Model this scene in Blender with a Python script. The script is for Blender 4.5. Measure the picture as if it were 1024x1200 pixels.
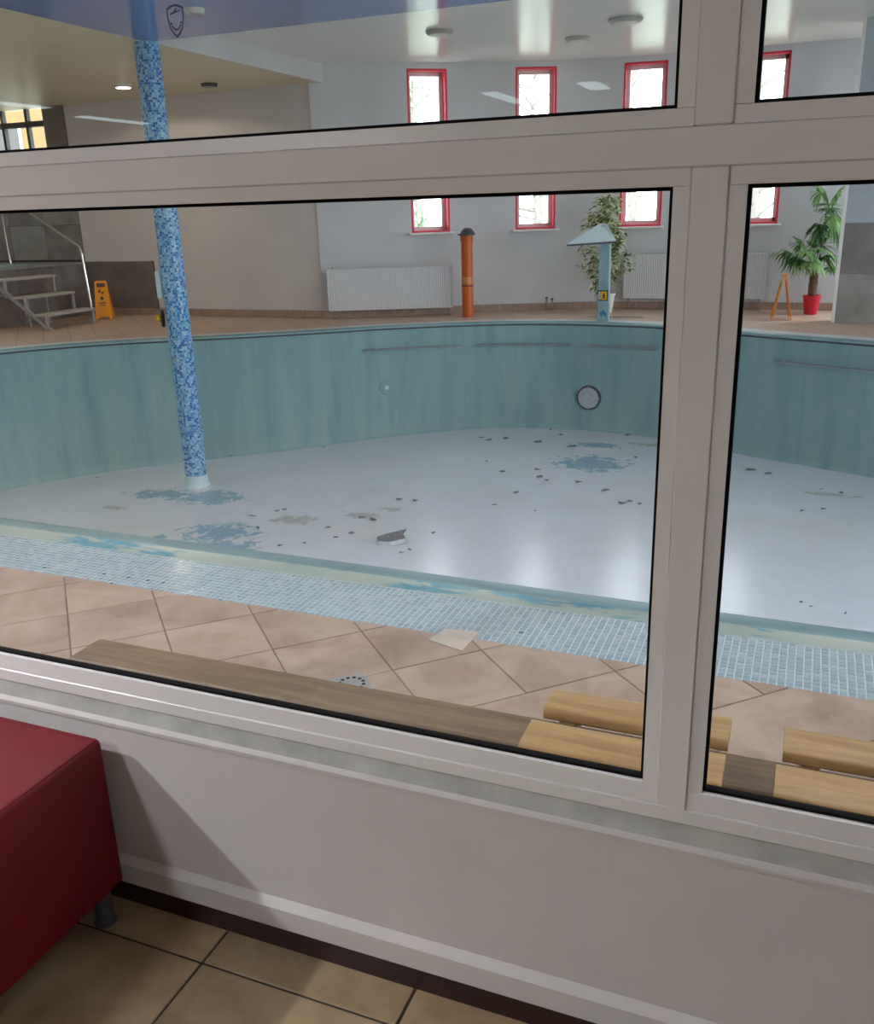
import bpy, math, random
from mathutils import Vector, Matrix
random.seed(7)
R = math.radians
scene = bpy.context.scene
for o in list(bpy.data.objects): bpy.data.objects.remove(o)
COL = scene.collection

# ------------------------------------------------------------------ camera
CAM = Vector((0.0, -1.39, 1.58))
F_PX = 1062.8
PITCH, ROLL, YAW = 0.320578, 0.028951, 0.391939
fw = Vector((-math.sin(YAW)*math.cos(PITCH), math.cos(YAW)*math.cos(PITCH), -math.sin(PITCH)))
rt = Vector((math.cos(YAW), math.sin(YAW), 0)); dn = fw.cross(rt)
rt2 = math.cos(ROLL)*rt + math.sin(ROLL)*dn
dn2 = -math.sin(ROLL)*rt + math.cos(ROLL)*dn
cam = bpy.data.cameras.new('camera'); cam.sensor_fit = 'HORIZONTAL'; cam.sensor_width = 36.0
cam.lens = 36.0*F_PX/1024.0; cam.clip_start = .05; cam.clip_end = 300
camo = bpy.data.objects.new('camera', cam); COL.objects.link(camo)
m = Matrix((rt2, -dn2, -fw)).transposed().to_4x4(); m.translation = CAM
camo.matrix_world = m
scene.camera = camo

# ------------------------------------------------------------------ world, exposure
SKY_STRENGTH = 9.0
w = bpy.data.worlds.new('sky'); scene.world = w; w.use_nodes = True
bgn = w.node_tree.nodes['Background']; bgn.inputs[0].default_value = (0.90, 0.955, 1.0, 1); bgn.inputs[1].default_value = SKY_STRENGTH
vs = scene.view_settings
vs.view_transform = 'Standard'; vs.look = 'None'; vs.gamma = 1.0; vs.use_curve_mapping = False
vs.exposure = 0.0
scene.cycles.max_bounces = 10; scene.cycles.diffuse_bounces = 6; scene.cycles.glossy_bounces = 4
scene.cycles.transparent_max_bounces = 12
scene.cycles.sample_clamp_indirect = 6.0

def portal(cx, cy, cz, sx, sy, normal):
    """daylight portal lying in a window opening (guides sky sampling, emits nothing itself)"""
    l = bpy.data.lights.new('daylight_portal', 'AREA'); l.shape = 'RECTANGLE'; l.size = sx; l.size_y = sy
    l.cycles.is_portal = True
    o = bpy.data.objects.new('daylight_portal', l); COL.objects.link(o); o.location = (cx, cy, cz)
    z = -Vector(normal).normalized(); up = Vector((0, 0, 1)); x = up.cross(z).normalized(); y = z.cross(x)
    o.matrix_world = Matrix(((x.x, y.x, z.x, cx), (x.y, y.y, z.y, cy), (x.z, y.z, z.z, cz), (0, 0, 0, 1)))

# ------------------------------------------------------------------ node helpers
def srgb(r, g, b):
    f = lambda c: (c/255)/12.92 if c/255 <= .04045 else ((c/255+.055)/1.055)**2.4
    return (f(r), f(g), f(b), 1)

class NT:
    def __init__(s, name):
        s.m = bpy.data.materials.new(name); s.m.use_nodes = True; s.t = s.m.node_tree
        s.b = s.t.nodes['Principled BSDF']; s.out = s.t.nodes['Material Output']
    def n(s, typ, **kw):
        nd = s.t.nodes.new(typ)
        for k, v in kw.items():
            if k in ('inp',):
                for i, x in v.items(): s.set(nd, i, x)
            else: setattr(nd, k, v)
        return nd
    def set(s, nd, i, x):
        if hasattr(x, 'is_linked') or isinstance(x, bpy.types.NodeSocket): s.t.links.new(x, nd.inputs[i])
        else: nd.inputs[i].default_value = x
    def math(s, op, a, b=0.0, c=None, clamp=False):
        nd = s.n('ShaderNodeMath', operation=op, use_clamp=clamp); s.set(nd, 0, a); s.set(nd, 1, b)
        if c is not None: s.set(nd, 2, c)
        return nd.outputs[0]
    def mix(s, f, a, b, blend='MIX'):
        nd = s.n('ShaderNodeMix', data_type='RGBA', blend_type=blend); s.set(nd, 0, f); s.set(nd, 6, a); s.set(nd, 7, b)
        return nd.outputs[2]
    def coord(s, which='Object'):
        return s.n('ShaderNodeTexCoord').outputs[which]
    def mapping(s, vec, scale=(1, 1, 1), rot=(0, 0, 0), loc=(0, 0, 0)):
        nd = s.n('ShaderNodeMapping'); s.set(nd, 0, vec); nd.inputs[1].default_value = loc; nd.inputs[2].default_value = rot; nd.inputs[3].default_value = scale
        return nd.outputs[0]
    def noise(s, vec, scale=5, detail=4, rough=.55, dist=0.0):
        nd = s.n('ShaderNodeTexNoise'); s.set(nd, 0, vec); nd.inputs['Scale'].default_value = scale
        nd.inputs['Detail'].default_value = detail; nd.inputs['Roughness'].default_value = rough; nd.inputs['Distortion'].default_value = dist
        return nd.outputs[0]
    def ramp(s, f, *stops):
        nd = s.n('ShaderNodeValToRGB'); s.set(nd, 0, f); e = nd.color_ramp.elements
        while len(e) < len(stops): e.new(.5)
        for i, (p, c) in enumerate(stops):
            e[i].position = p; e[i].color = c if len(c) == 4 else (*c, 1)
        return nd.outputs[0]
    def rng(s, v, a, b, c=0.0, d=1.0):
        nd = s.n('ShaderNodeMapRange'); s.set(nd, 0, v)
        for i, x in enumerate((a, b, c, d)): nd.inputs[i+1].default_value = x
        return nd.outputs[0]
    def bump(s, h, strength=.2, dist=.01):
        nd = s.n('ShaderNodeBump'); nd.inputs[0].default_value = strength; nd.inputs[1].default_value = dist; s.set(nd, 2, h)
        s.t.links.new(nd.outputs[0], s.b.inputs['Normal'])
    def base(s, c): s.set(s.b, 'Base Color', c)
    def setup(s, rough=.5, metal=0.0, spec=.5):
        s.set(s.b, 'Roughness', rough); s.b.inputs['Metallic'].default_value = metal; s.b.inputs['Specular IOR Level'].default_value = spec

def simple(name, rgb, rough=.5, metal=0.0, spec=.5, var=.10, scale=6.0, bump=0.0, bscale=120, stretch=(1, 1, 1)):
    k = NT(name); c = srgb(*rgb); v = k.mapping(k.coord(), stretch)
    n = k.noise(v, scale, 5)
    d = tuple(x*(1-var*1.6) for x in c[:3]) + (1,); l = tuple(min(1, x*(1+var)) for x in c[:3]) + (1,)
    k.base(k.ramp(n, (.3, d), (.7, l))); k.setup(rough, metal, spec)
    if bump: k.bump(k.noise(v, bscale, 3), bump, .004)
    return k.m

def emit(name, rgb, strength):
    k = NT(name); e = k.n('ShaderNodeEmission'); e.inputs[0].default_value = srgb(*rgb); e.inputs[1].default_value = strength
    k.t.links.new(e.outputs[0], k.out.inputs[0]); return k.m

MT = {}
MT['frame'] = simple('white_frame_lacquer', (214, 212, 212), .38, var=.03, scale=3)
MT['gasket'] = simple('black_rubber', (9, 7, 8), .9, spec=.2, var=.1)
MT['panel'] = simple('painted_panel', (192, 188, 187), .6, var=.04, scale=4, bump=.15, bscale=200)
MT['strip'] = simple('grey_sealed_strip', (172, 174, 170), .55, var=.12, scale=14)
MT['plinth'] = simple('dark_plinth', (42, 20, 22), .35, var=.2, scale=8)
MT['white_wall'] = simple('white_wall_paint', (206, 206, 208), .75, var=.05, scale=1.2, bump=.08, bscale=60)
MT['beige_wall'] = simple('beige_wall_paint', (206, 200, 197), .75, var=.05, scale=1.0)
MT['pale_blue_wall'] = simple('pale_grey_blue_wall', (168, 176, 184), .7, var=.04, scale=1.5)
MT['ceil_white'] = simple('white_glossy_ceiling_film', (226, 226, 222), .22, var=.02, scale=.8, spec=.55)
MT['ceil_blue'] = simple('blue_glossy_ceiling_film', (94, 130, 190), .12, var=.05, scale=.6, spec=.5)
MT['ceil_beige'] = simple('cream_ceiling_film', (222, 208, 176), .4, var=.04, scale=.8)
MT['lobby_ceiling'] = simple('lobby_ceiling_paint', (200, 196, 190), .8, var=.03)
MT['lobby_wall'] = simple('lobby_wall_paint', (190, 180, 170), .8, var=.05)
MT['red'] = simple('red_leatherette', (104, 5, 18), .6, spec=.35, var=.10, scale=5, bump=.12, bscale=260)
MT['steel'] = simple('brushed_steel', (190, 190, 190), .28, metal=1.0, var=.08, scale=20)
MT['chrome'] = simple('polished_rail', (215, 210, 205), .2, metal=.9, var=.04)
MT['galv'] = simple('grey_painted_metal', (168, 166, 166), .5, metal=.2, var=.08, scale=12)
MT['tread'] = simple('ribbed_tread', (186, 178, 168), .55, var=.15, scale=30)
MT['dark_tile'] = simple('dark_grey_stoneware', (124, 120, 116), .5, var=.18, scale=3.5)
MT['mid_tile'] = simple('mid_grey_stoneware', (140, 137, 133), .5, var=.18, scale=3.0)
MT['brown_tile'] = simple('dark_taupe_stoneware', (116, 104, 98), .5, var=.18, scale=3.0)
MT['skirt'] = simple('skirting_tile', (164, 138, 122), .55, var=.12, scale=6)
MT['rad'] = simple('radiator_enamel', (214, 214, 216), .4, var=.02)
MT['radback'] = simple('radiator_core', (150, 150, 150), .5, var=.05)
MT['orange'] = simple('orange_pvc', (196, 92, 30), .38, var=.08, scale=4, stretch=(6, 6, 1))
MT['orange_band'] = simple('printed_pipe_band', (206, 140, 74), .45, var=.15, scale=40)
MT['cap'] = simple('dark_grey_cap', (72, 72, 80), .5, var=.08)
MT['sign'] = simple('orange_sign_plastic', (238, 150, 22), .45, var=.05)
MT['sign_dark'] = simple('dark_sign_print', (52, 36, 16), .6, var=.1)
MT['rust'] = simple('worn_pipe', (146, 132, 120), .6, var=.25, scale=30)
MT['paleblue'] = simple('pale_blue_paint', (200, 220, 226), .45, var=.05, scale=5)
MT['postblue'] = simple('worn_blue_paint', (142, 172, 182), .5, var=.10, scale=7, stretch=(1, 1, .4))
MT['postblue2'] = simple('cobalt_chip', (52, 128, 170), .55, var=.2)
MT['redpot'] = simple('red_plastic_pot', (206, 22, 48), .35, var=.05)
MT['whitepot'] = simple('white_pot', (222, 220, 214), .4, var=.03)
MT['soil'] = simple('soil', (60, 48, 38), .9, var=.3, scale=40)
MT['bark'] = simple('palm_bark', (112, 86, 66), .85, var=.3, scale=30)
MT['stem'] = simple('green_stem', (92, 108, 58), .6, var=.15)
MT['redframe'] = simple('red_window_lacquer', (216, 48, 74), .45, var=.05)
MT['whitepvc'] = simple('white_pvc', (226, 224, 222), .4, var=.02)
MT['dkframe'] = simple('dark_window_frame', (66, 62, 60), .5, var=.1)
MT['yellow_wall'] = simple('yellow_render', (128, 104, 66), .85, var=.06)
MT['outside_ground'] = simple('outside_ground', (150, 155, 140), .9, var=.15)
MT['branch'] = simple('tree_bark', (150, 146, 140), .9, var=.2, scale=9)
MT['lamp_white'] = simple('lamp_housing', (216, 214, 208), .45, var=.03)
MT['lamp_grey'] = simple('air_outlet_grey', (176, 173, 166), .5, var=.06)
MT['black'] = simple('black_plastic', (24, 24, 26), .45, var=.1)
MT['yellow'] = simple('yellow_plastic', (226, 176, 30), .45, var=.06)
MT['drain'] = simple('drain_steel', (196, 194, 190), .3, metal=.7, var=.08, scale=20)
MT['dark'] = simple('dark_recess', (26, 24, 26), .9, var=.1)
MT['cover_tile'] = simple('pale_cover_tile', (198, 184, 170), .5, var=.08, scale=12)
MT['grout'] = simple('grout', (136, 114, 98), .85, var=.15, scale=20)
MT['dark_grout'] = simple('dark_grout', (54, 46, 38), .85, var=.15, scale=20)
MT['sticker'] = simple('sticker_print', (52, 44, 92), .6, var=.05)
MT['patch_beige'] = simple('bare_render', (178, 156, 136), .85, var=.15, scale=30)
MT['lamp_on'] = emit('lit_lamp_diffuser', (255, 240, 215), 14)
MT['tube_on'] = emit('lit_panel_diffuser', (222, 244, 250), 5)
MT['lobby_fill'] = emit('lobby_fill_panel', (246, 249, 255), 60)  # glow of the fill panels added on the lobby ceiling
MT['hall_fill'] = emit('hall_fill_panel', (255, 252, 247), 11.5)  # glow of the fill panels added on the hall ceilings
MT['lens'] = simple('pool_lamp_lens', (176, 182, 190), .25, var=.08, scale=16)

def tile_mat(name, cols, rough=.4, scale=4.0, dark=None):
    k = NT(name); oi = k.n('ShaderNodeObjectInfo')
    v = k.n('ShaderNodeVectorMath', operation='ADD'); k.set(v, 0, k.coord()); 
    off = k.n('ShaderNodeCombineXYZ'); k.set(off, 0, k.math('MULTIPLY', oi.outputs['Random'], 37.0)); k.set(off, 1, k.math('MULTIPLY', oi.outputs['Random'], 91.0))
    k.set(v, 1, off.outputs[0]); v = v.outputs[0]
    n1 = k.noise(v, scale, 7, .62, .6); n2 = k.noise(v, scale*5, 4, .6)
    c = k.ramp(n1, (.28, srgb(*cols[0])), (.5, srgb(*cols[1])), (.72, srgb(*cols[2])))
    c = k.mix(k.rng(n2, .55, .75, 0, .35), c, srgb(*cols[0]))
    br = k.math('ADD', .93, k.math('MULTIPLY', oi.outputs['Random'], .12))
    c = k.mix(1.0, c, k.n('ShaderNodeCombineColor', inp={0: br, 1: br, 2: br}).outputs[0], 'MULTIPLY')
    k.base(c); k.setup(rough); k.bump(n2, .12, .004); return k.m
MT['lobby_tile'] = tile_mat('lobby_floor_tile', ((120, 96, 72), (152, 130, 100), (168, 149, 119)), .38, 3.2)
MT['deck_tile'] = tile_mat('deck_floor_tile', ((144, 119, 103), (171, 147, 131), (187, 165, 149)), .42, 3.4)

def far_tile_mat(name, cols, size, rot, grout):
    k = NT(name); v = k.mapping(k.coord(), (1, 1, 1), (0, 0, rot))
    b = k.n('ShaderNodeTexBrick', offset=0.0, squash=1.0); k.set(b, 0, v)
    b.inputs['Color1'].default_value = srgb(*cols[0]); b.inputs['Color2'].default_value = srgb(*cols[1]); b.inputs['Mortar'].default_value = srgb(*grout)
    b.inputs['Scale'].default_value = 1.0; b.inputs['Mortar Size'].default_value = .006; b.inputs['Brick Width'].default_value = size; b.inputs['Row Height'].default_value = size
    n = k.noise(k.coord(), 5, 6, .6)
    k.base(k.mix(k.rng(n, .4, .75, 0, .4), b.outputs[0], srgb(*cols[2]))); k.setup(.45); return k.m
MT['deck_far'] = far_tile_mat('deck_far_tiles', ((196, 168, 148), (204, 178, 158), (174, 144, 124)), .357, R(45), (158, 134, 116))
MT['lobby_far'] = far_tile_mat('lobby_far_tiles', ((168, 142, 106), (178, 154, 118), (140, 112, 82)), .475, 0, (54, 46, 38))

def wood(name, a, b, rough=.45, sc=14):
    k = NT(name); oi = k.n('ShaderNodeObjectInfo')
    v = k.mapping(k.coord(), (1.2, 16, 16)); ad = k.n('ShaderNodeVectorMath', operation='ADD'); k.set(ad, 0, v)
    off = k.n('ShaderNodeCombineXYZ'); k.set(off, 0, k.math('MULTIPLY', oi.outputs['Random'], 53.0)); k.set(ad, 1, off.outputs[0])
    n = k.noise(ad.outputs[0], 2.6, 8, .65, .8); n2 = k.noise(k.coord(), 3, 3)
    c = k.ramp(n, (.3, srgb(*a)), (.66, srgb(*b))); c = k.mix(k.rng(n2, .35, .7, 0, .3), c, srgb(*a))
    k.base(c); k.setup(rough); k.bump(n, .15, .003); return k.m
MT['wood_light'] = wood('light_bench_wood', (150, 116, 72), (188, 152, 102))
MT['wood_dark'] = wood('weathered_plank_wood', (96, 76, 56), (138, 113, 84), .5)

def glass(name, tint=(.96, .97, .97)):
    k = NT(name); tr = k.n('ShaderNodeBsdfTransparent'); tr.inputs[0].default_value = (*tint, 1)
    gl = k.n('ShaderNodeBsdfGlossy'); gl.inputs['Roughness'].default_value = .0
    fr = k.n('ShaderNodeFresnel'); ge = k.n('ShaderNodeNewGeometry'); k.set(fr, 0, k.rng(ge.outputs['Backfacing'], 0, 1, 1.45, 1/1.45))
    mx = k.n('ShaderNodeMixShader'); k.set(mx, 0, k.math('MULTIPLY', fr.outputs[0], 1.0)); k.set(mx, 1, tr.outputs[0]); k.set(mx, 2, gl.outputs[0])
    k.t.links.new(mx.outputs[0], k.out.inputs[0]); return k.m
MT['glass'] = glass('clear_glass'); MT['glass2'] = glass('window_glass', (.97, .98, .98))

def leaf(name, c1, c2):
    k = NT(name); at = k.n('ShaderNodeAttribute', attribute_name='tint')
    k.base(k.mix(at.outputs['Fac'], srgb(*c1), srgb(*c2))); k.setup(.45)
    tl = k.n('ShaderNodeBsdfTranslucent'); k.set(tl, 0, k.mix(at.outputs['Fac'], srgb(*c1), srgb(*c2)))
    mx = k.n('ShaderNodeMixShader'); mx.inputs[0].default_value = .3
    k.t.links.new(k.b.outputs[0], mx.inputs[1]); k.t.links.new(tl.outputs[0], mx.inputs[2]); k.t.links.new(mx.outputs[0], k.out.inputs[0]); return k.m
MT['ficus'] = leaf('variegated_leaf', (58, 92, 40), (222, 226, 178))
MT['palm'] = leaf('palm_leaf', (46, 92, 54), (140, 184, 108))
MT['treeleaf'] = leaf('garden_leaf', (120, 150, 110), (180, 200, 170))

def attr_mosaic(name, rough=.22):
    k = NT(name); at = k.n('ShaderNodeAttribute', attribute_name='tint')
    c = k.ramp(at.outputs['Fac'], (0, srgb(30, 86, 164)), (.25, srgb(64, 132, 198)), (.5, srgb(110, 170, 212)), (.75, srgb(150, 196, 222)), (1, srgb(186, 214, 226)))
    k.base(c); k.setup(rough); return k.m
MT['col_mosaic'] = attr_mosaic('blue_column_mosaic', .3)
MT['col_core'] = simple('pale_blue_grout', (150, 188, 208), .7, var=.08)

def pale_mosaic():
    k = NT('pale_blue_mosaic'); at = k.n('ShaderNodeAttribute', attribute_name='tint')
    c = k.ramp(at.outputs['Fac'], (0, srgb(64, 116, 132)), (.12, srgb(146, 166, 175)), (.6, srgb(159, 178, 185)), (1, srgb(172, 187, 193)))
    k.base(c); k.setup(.16, spec=.6); return k.m
MT['mosaic'] = pale_mosaic()
def pale_mosaic_obj():
    k = NT('pale_blue_mosaic_single'); oi = k.n('ShaderNodeObjectInfo')
    k.base(k.ramp(oi.outputs['Random'], (0, srgb(144, 165, 175)), (.6, srgb(157, 176, 184)), (1, srgb(170, 186, 192)))); k.setup(.16, spec=.6); return k.m
MT['mosaic_single'] = pale_mosaic_obj()
MT['mosaic_bed'] = simple('white_mosaic_grout', (188, 200, 204), .5, var=.05)
MT['far_band'] = simple('far_pale_mosaic', (206, 214, 216), .35, var=.06, scale=8)

def pool_wall_mat():
    k = NT('teal_pool_wall'); v = k.coord()
    n1 = k.noise(k.mapping(v, (3.2, 3.2, .35)), 1.4, 6, .6); n2 = k.noise(v, 2.2, 6, .6); n3 = k.noise(k.mapping(v, (9, 9, .6)), 2.0, 5, .7)
    c = k.ramp(n1, (.3, srgb(122, 160, 164)), (.5, srgb(136, 171, 172)), (.72, srgb(150, 180, 176)))
    c = k.mix(k.rng(n2, .5, .75, 0, .45), c, srgb(150, 176, 168)); c = k.mix(k.rng(n3, .6, .8, 0, .3), c, srgb(92, 138, 150)); c = k.mix(k.rng(k.noise(v, 14, 6, .7), .5, .75, 0, .22), c, srgb(98, 142, 150))
    k.base(c); k.setup(.42); k.bump(n3, .06, .01); return k.m
MT['pool_wall'] = pool_wall_mat()

def lip_mat():
    k = NT('worn_pool_lip'); v = k.coord()
    n1 = k.noise(k.mapping(v, (.5, 3, 6)), 2.2, 7, .65); n2 = k.noise(k.mapping(v, (2, 9, 12)), 3, 5, .6)
    c = k.ramp(k.noise(v, 3, 5), (.3, srgb(142, 158, 152)), (.7, srgb(160, 170, 159)))
    pt = k.rng(n1, .54, .58); pt = k.math('MULTIPLY', pt, k.rng(n2, .38, .46))
    x = k.n('ShaderNodeSeparateXYZ'); k.set(x, 0, v)
    c = k.mix(pt, c, srgb(72, 138, 158)); k.base(c); k.setup(.35); return k.m
MT['lip'] = lip_mat()
MT['lip_top'] = simple('teal_lip_top', (112, 144, 150), .35, var=.12, scale=3, stretch=(.5, 3, 3))

def pool_floor_mat():
    k = NT('flaking_white_pool_paint'); v = k.coord(); sp = k.n('ShaderNodeSeparateXYZ'); k.set(sp, 0, v)
    nA = k.noise(v, 7, 7, .7, .4); nB = k.noise(v, 1.1, 6, .6); nC = k.noise(v, 26, 5, .65)
    col = k.ramp(nB, (.3, srgb(210, 217, 226)), (.55, srgb(217, 224, 234)), (.75, srgb(206, 212, 219)))
    # yellowed dirt
    col = k.mix(k.rng(k.noise(v, .45, 4, .5), .48, .72, 0, .45), col, srgb(208, 204, 190))
    def patch(cx, cy, rx, ry, amp=.9, ang=0):
        a = k.math('SUBTRACT', sp.outputs[0], cx); b = k.math('SUBTRACT', sp.outputs[1], cy)
        ca, sa = math.cos(ang), math.sin(ang)
        a2 = k.math('ADD', k.math('MULTIPLY', a, ca/rx), k.math('MULTIPLY', b, sa/rx)); b2 = k.math('ADD', k.math('MULTIPLY', a, -sa/ry), k.math('MULTIPLY', b, ca/ry))
        d = k.math('SQRT', k.math('ADD', k.math('MULTIPLY', a2, a2), k.math('MULTIPLY', b2, b2)))
        val = k.math('ADD', k.math('SUBTRACT', 1.0, d), k.math('ADD', k.math('MULTIPLY', k.math('SUBTRACT', nA, .5), 4.6*amp), k.math('MULTIPLY', k.math('SUBTRACT', nC, .5), 2.2)))
        return k.rng(val, .0, .06)
    blue = None
    for p in ((-6.60, 7.30, .42, .26), (-7.35, 7.36, .40, .18), (-5.62, 6.15, .40, .24), (-5.25, 5.72, .30, .2), (-2.45, 9.75, .40, .34), (-2.6, 10.7, .3, .14), (-6.2, 5.9, .08, .05)):
        q = patch(*p); blue = q if blue is None else k.math('MAXIMUM', blue, q)
    grey = None
    for p in ((-5.03, 6.68, .24, .14), (-4.35, 6.98, .22, .10), (-4.15, 7.25, .14, .06), (-7.6, 6.75, .2, .06), (.35, 9.2, .3, .06), (-1.9, 10.9, .3, .08), (-5.9, 5.6, .16, .05)):
        q = patch(*p); grey = q if grey is None else k.math('MAXIMUM', grey, q)
    col = k.mix(k.math('MULTIPLY', grey, .7), col, k.ramp(nC, (.35, srgb(150, 152, 156)), (.65, srgb(196, 188, 176))))
    col = k.mix(k.math('MULTIPLY', blue, .9), col, k.ramp(nC, (.35, srgb(104, 156, 186)), (.7, srgb(152, 188, 204))))
    spk = k.math('MULTIPLY', k.rng(k.noise(k.mapping(v, (1, 1.5, 1)), 17, 4, .75), .68, .72), k.rng(k.noise(v, 1.3, 3), .5, .6))
    col = k.mix(k.rng(k.noise(v, 11, 6, .7), .5, .8, 0, .30), col, srgb(196, 200, 202))
    col = k.mix(k.math('MULTIPLY', spk, .7), col, srgb(98, 112, 122))
    k.base(col)
    k.b.inputs['Roughness'].default_value = .22; k.b.inputs['Specular IOR Level'].default_value = .5
    k.bump(k.math('ADD', k.noise(k.mapping(v, (1, .6, 1)), 9, 3, .5), k.math('MULTIPLY', nC, .5)), .22, .008); return k.m
MT['pool_floor'] = pool_floor_mat()
MT['flake_dark'] = simple('paint_flake_underside', (104, 110, 115), .7, var=.2, scale=30)
MT['slab'] = simple('grey_broken_render', (124, 126, 132), .75, var=.15, scale=40)
MT['flake_light'] = simple('paint_flake_top', (206, 210, 214), .4, var=.1, scale=30)

# ------------------------------------------------------------------ mesh helpers
class MB:
    def __init__(s): s.v = []; s.f = []; s.t = []
    def add(s, vs_, fs, tint=None):
        o = len(s.v); s.v += [tuple(p) for p in vs_]; s.f += [tuple(i+o for i in f) for f in fs]
        s.t += [tint if tint is not None else .5]*len(fs); return s
    def box(s, a, b, tint=None):
        x0, y0, z0 = a; x1, y1, z1 = b
        return s.add([(x0, y0, z0), (x1, y0, z0), (x1, y1, z0), (x0, y1, z0), (x0, y0, z1), (x1, y0, z1), (x1, y1, z1), (x0, y1, z1)],
              [(0, 3, 2, 1), (4, 5, 6, 7), (0, 1, 5, 4), (1, 2, 6, 5), (2, 3, 7, 6), (3, 0, 4, 7)], tint)
    def cbox(s, a, b, c=.004, tint=None):
        """box with chamfered edges"""
        x0, y0, z0 = a; x1, y1, z1 = b; c = min(c, (x1-x0)/3, (y1-y0)/3, (z1-z0)/3)
        ring = lambda x0, x1, y0, y1, z: [(x0+c, y0, z), (x1-c, y0, z), (x1, y0+c, z), (x1, y1-c, z), (x1-c, y1, z), (x0+c, y1, z), (x0, y1-c, z), (x0, y0+c, z)]
        L = [ring(x0+c, x1-c, y0+c, y1-c, z0), ring(x0, x1, y0, y1, z0+c), ring(x0, x1, y0, y1, z1-c), ring(x0+c, x1-c, y0+c, y1-c, z1)]
        return s.loft(L, True, True, tint)
    def loft(s, rings, cap0=True, cap1=True, tint=None, closed=True):
        n = len(rings[0]); vs_ = [p for r in rings for p in r]; fs = []
        for i in range(len(rings)-1):
            for j in range(n if closed else n-1):
                k2 = (j+1) % n; fs.append((i*n+j, i*n+k2, (i+1)*n+k2, (i+1)*n+j))
        if cap0: fs.append(tuple(range(n-1, -1, -1)))
        if cap1: fs.append(tuple((len(rings)-1)*n+j for j in range(n)))
        return s.add(vs_, fs, tint)
    def cyl(s, c, r, z0, z1, n=20, r1=None, tint=None):
        r1 = r if r1 is None else r1
        rg = lambda rr, z: [(c[0]+rr*math.cos(2*math.pi*i/n), c[1]+rr*math.sin(2*math.pi*i/n), z) for i in range(n)]
        return s.loft([rg(r, z0), rg(r1, z1)], tint=tint)
    def lathe(s, c, prof, n=24, tint=None):
        return s.loft([[(c[0]+r*math.cos(2*math.pi*i/n), c[1]+r*math.sin(2*math.pi*i/n), z) for i in range(n)] for r, z in prof], tint=tint)
    def tube(s, pts, r, n=8, tint=None, r1=None):
        pts = [Vector(p) for p in pts]; rings = []; prev = None
        for i, p in enumerate(pts):
            d = (pts[min(i+1, len(pts)-1)]-pts[max(i-1, 0)]).normalized()
            if prev is None: u = d.orthogonal().normalized()
            else: u = (prev - d*prev.dot(d)).normalized()
            prev = u; v_ = d.cross(u); rr = r if r1 is None else r+(r1-r)*i/max(1, len(pts)-1)
            rings.append([tuple(p+rr*(math.cos(2*math.pi*j/n)*u+math.sin(2*math.pi*j/n)*v_)) for j in range(n)])
        return s.loft(rings, tint=tint)
    def prism(s, poly, z0, z1, tint=None):
        n = len(poly); return s.loft([[(x, y, z0) for x, y in poly], [(x, y, z1) for x, y in poly]], tint=tint)
    def build(s, name, mat, parent=None, smooth=False):
        me = bpy.data.meshes.new(name); me.from_pydata(s.v, [], s.f); me.materials.append(MT[mat] if isinstance(mat, str) else mat)
        at = me.attributes.new('tint', 'FLOAT', 'FACE'); at.data.foreach_set('value', s.t)
        if smooth:
            for p in me.polygons: p.use_smooth = True
            try: me.set_sharp_from_angle(angle=R(40))
            except Exception: pass
        me.update(); o = bpy.data.objects.new(name, me); COL.objects.link(o)
        if parent: o.parent = parent
        return o
def tag(o, label=None, cat=None, group=None, kind=None):
    if label: o['label'] = label
    if cat: o['category'] = cat
    if group: o['group'] = group
    if kind: o['kind'] = kind
    return o
def empty(name, loc=(0, 0, 0), rz=0):
    o = bpy.data.objects.new(name, None); COL.objects.link(o); o.location = loc; o.rotation_euler.z = rz; o.empty_display_size = .1; return o
def dup(src, parent=None, **kw):
    o = src.copy(); COL.objects.link(o)
    o.parent = parent if parent is not None else src.parent
    for a, b in kw.items(): setattr(o, a, b)
    return o
def copy_tree(root):
    r = root.copy(); COL.objects.link(r)
    for ch in list(root.children):
        c = ch.copy(); COL.objects.link(c); c.parent = r
        for g in list(ch.children):
            d = g.copy(); COL.objects.link(d); d.parent = c
    return r

# ================================================================== POOL OUTLINE
CTRL = [(-7.4, 2.40), (-5.4, 2.17), (-4.1, 2.15), (-2, 2.14), (0.3, 2.115), (2.5, 2.14), (4.6, 2.6), (5.8, 4.3), (5.2, 6.6), (3.6, 8.5), (1.9, 9.6),
        (.68, 10.15), (0, 10.45), (-.75, 10.78), (-1.8, 11.33), (-2.78, 11.52), (-3.8, 11.48), (-4.73, 11.15), (-5.7, 10.6), (-6.4, 10.05), (-7.16, 9.5), (-8.1, 8.9), (-9.0, 8.25), (-9.75, 7.35), (-10.15, 6.2), (-10.05, 4.8), (-9.1, 3.2)]
def catmull(P, per=8):
    out = []; n = len(P)
    for i in range(n):
        p0, p1, p2, p3 = (Vector(P[(i+j-1) % n]) for j in range(4))
        for s_ in range(per):
            t = s_/per
            out.append(.5*((2*p1)+(-p0+p2)*t+(2*p0-5*p1+4*p2-p3)*t*t+(-p0+3*p1-3*p2+p3)*t**3))
    return out
POOL = catmull(CTRL)
NP = len(POOL)
NRM = []
for i in range(NP):
    d = (POOL[(i+1) % NP]-POOL[i-1]).normalized(); NRM.append(Vector((d.y, -d.x)))       # outward (counter-clockwise outline)
def off(d): return [POOL[i]+NRM[i]*d for i in range(NP)]
def zfloor(x): return -1.55-.05*max(0.0, -4.5-x)

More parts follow.
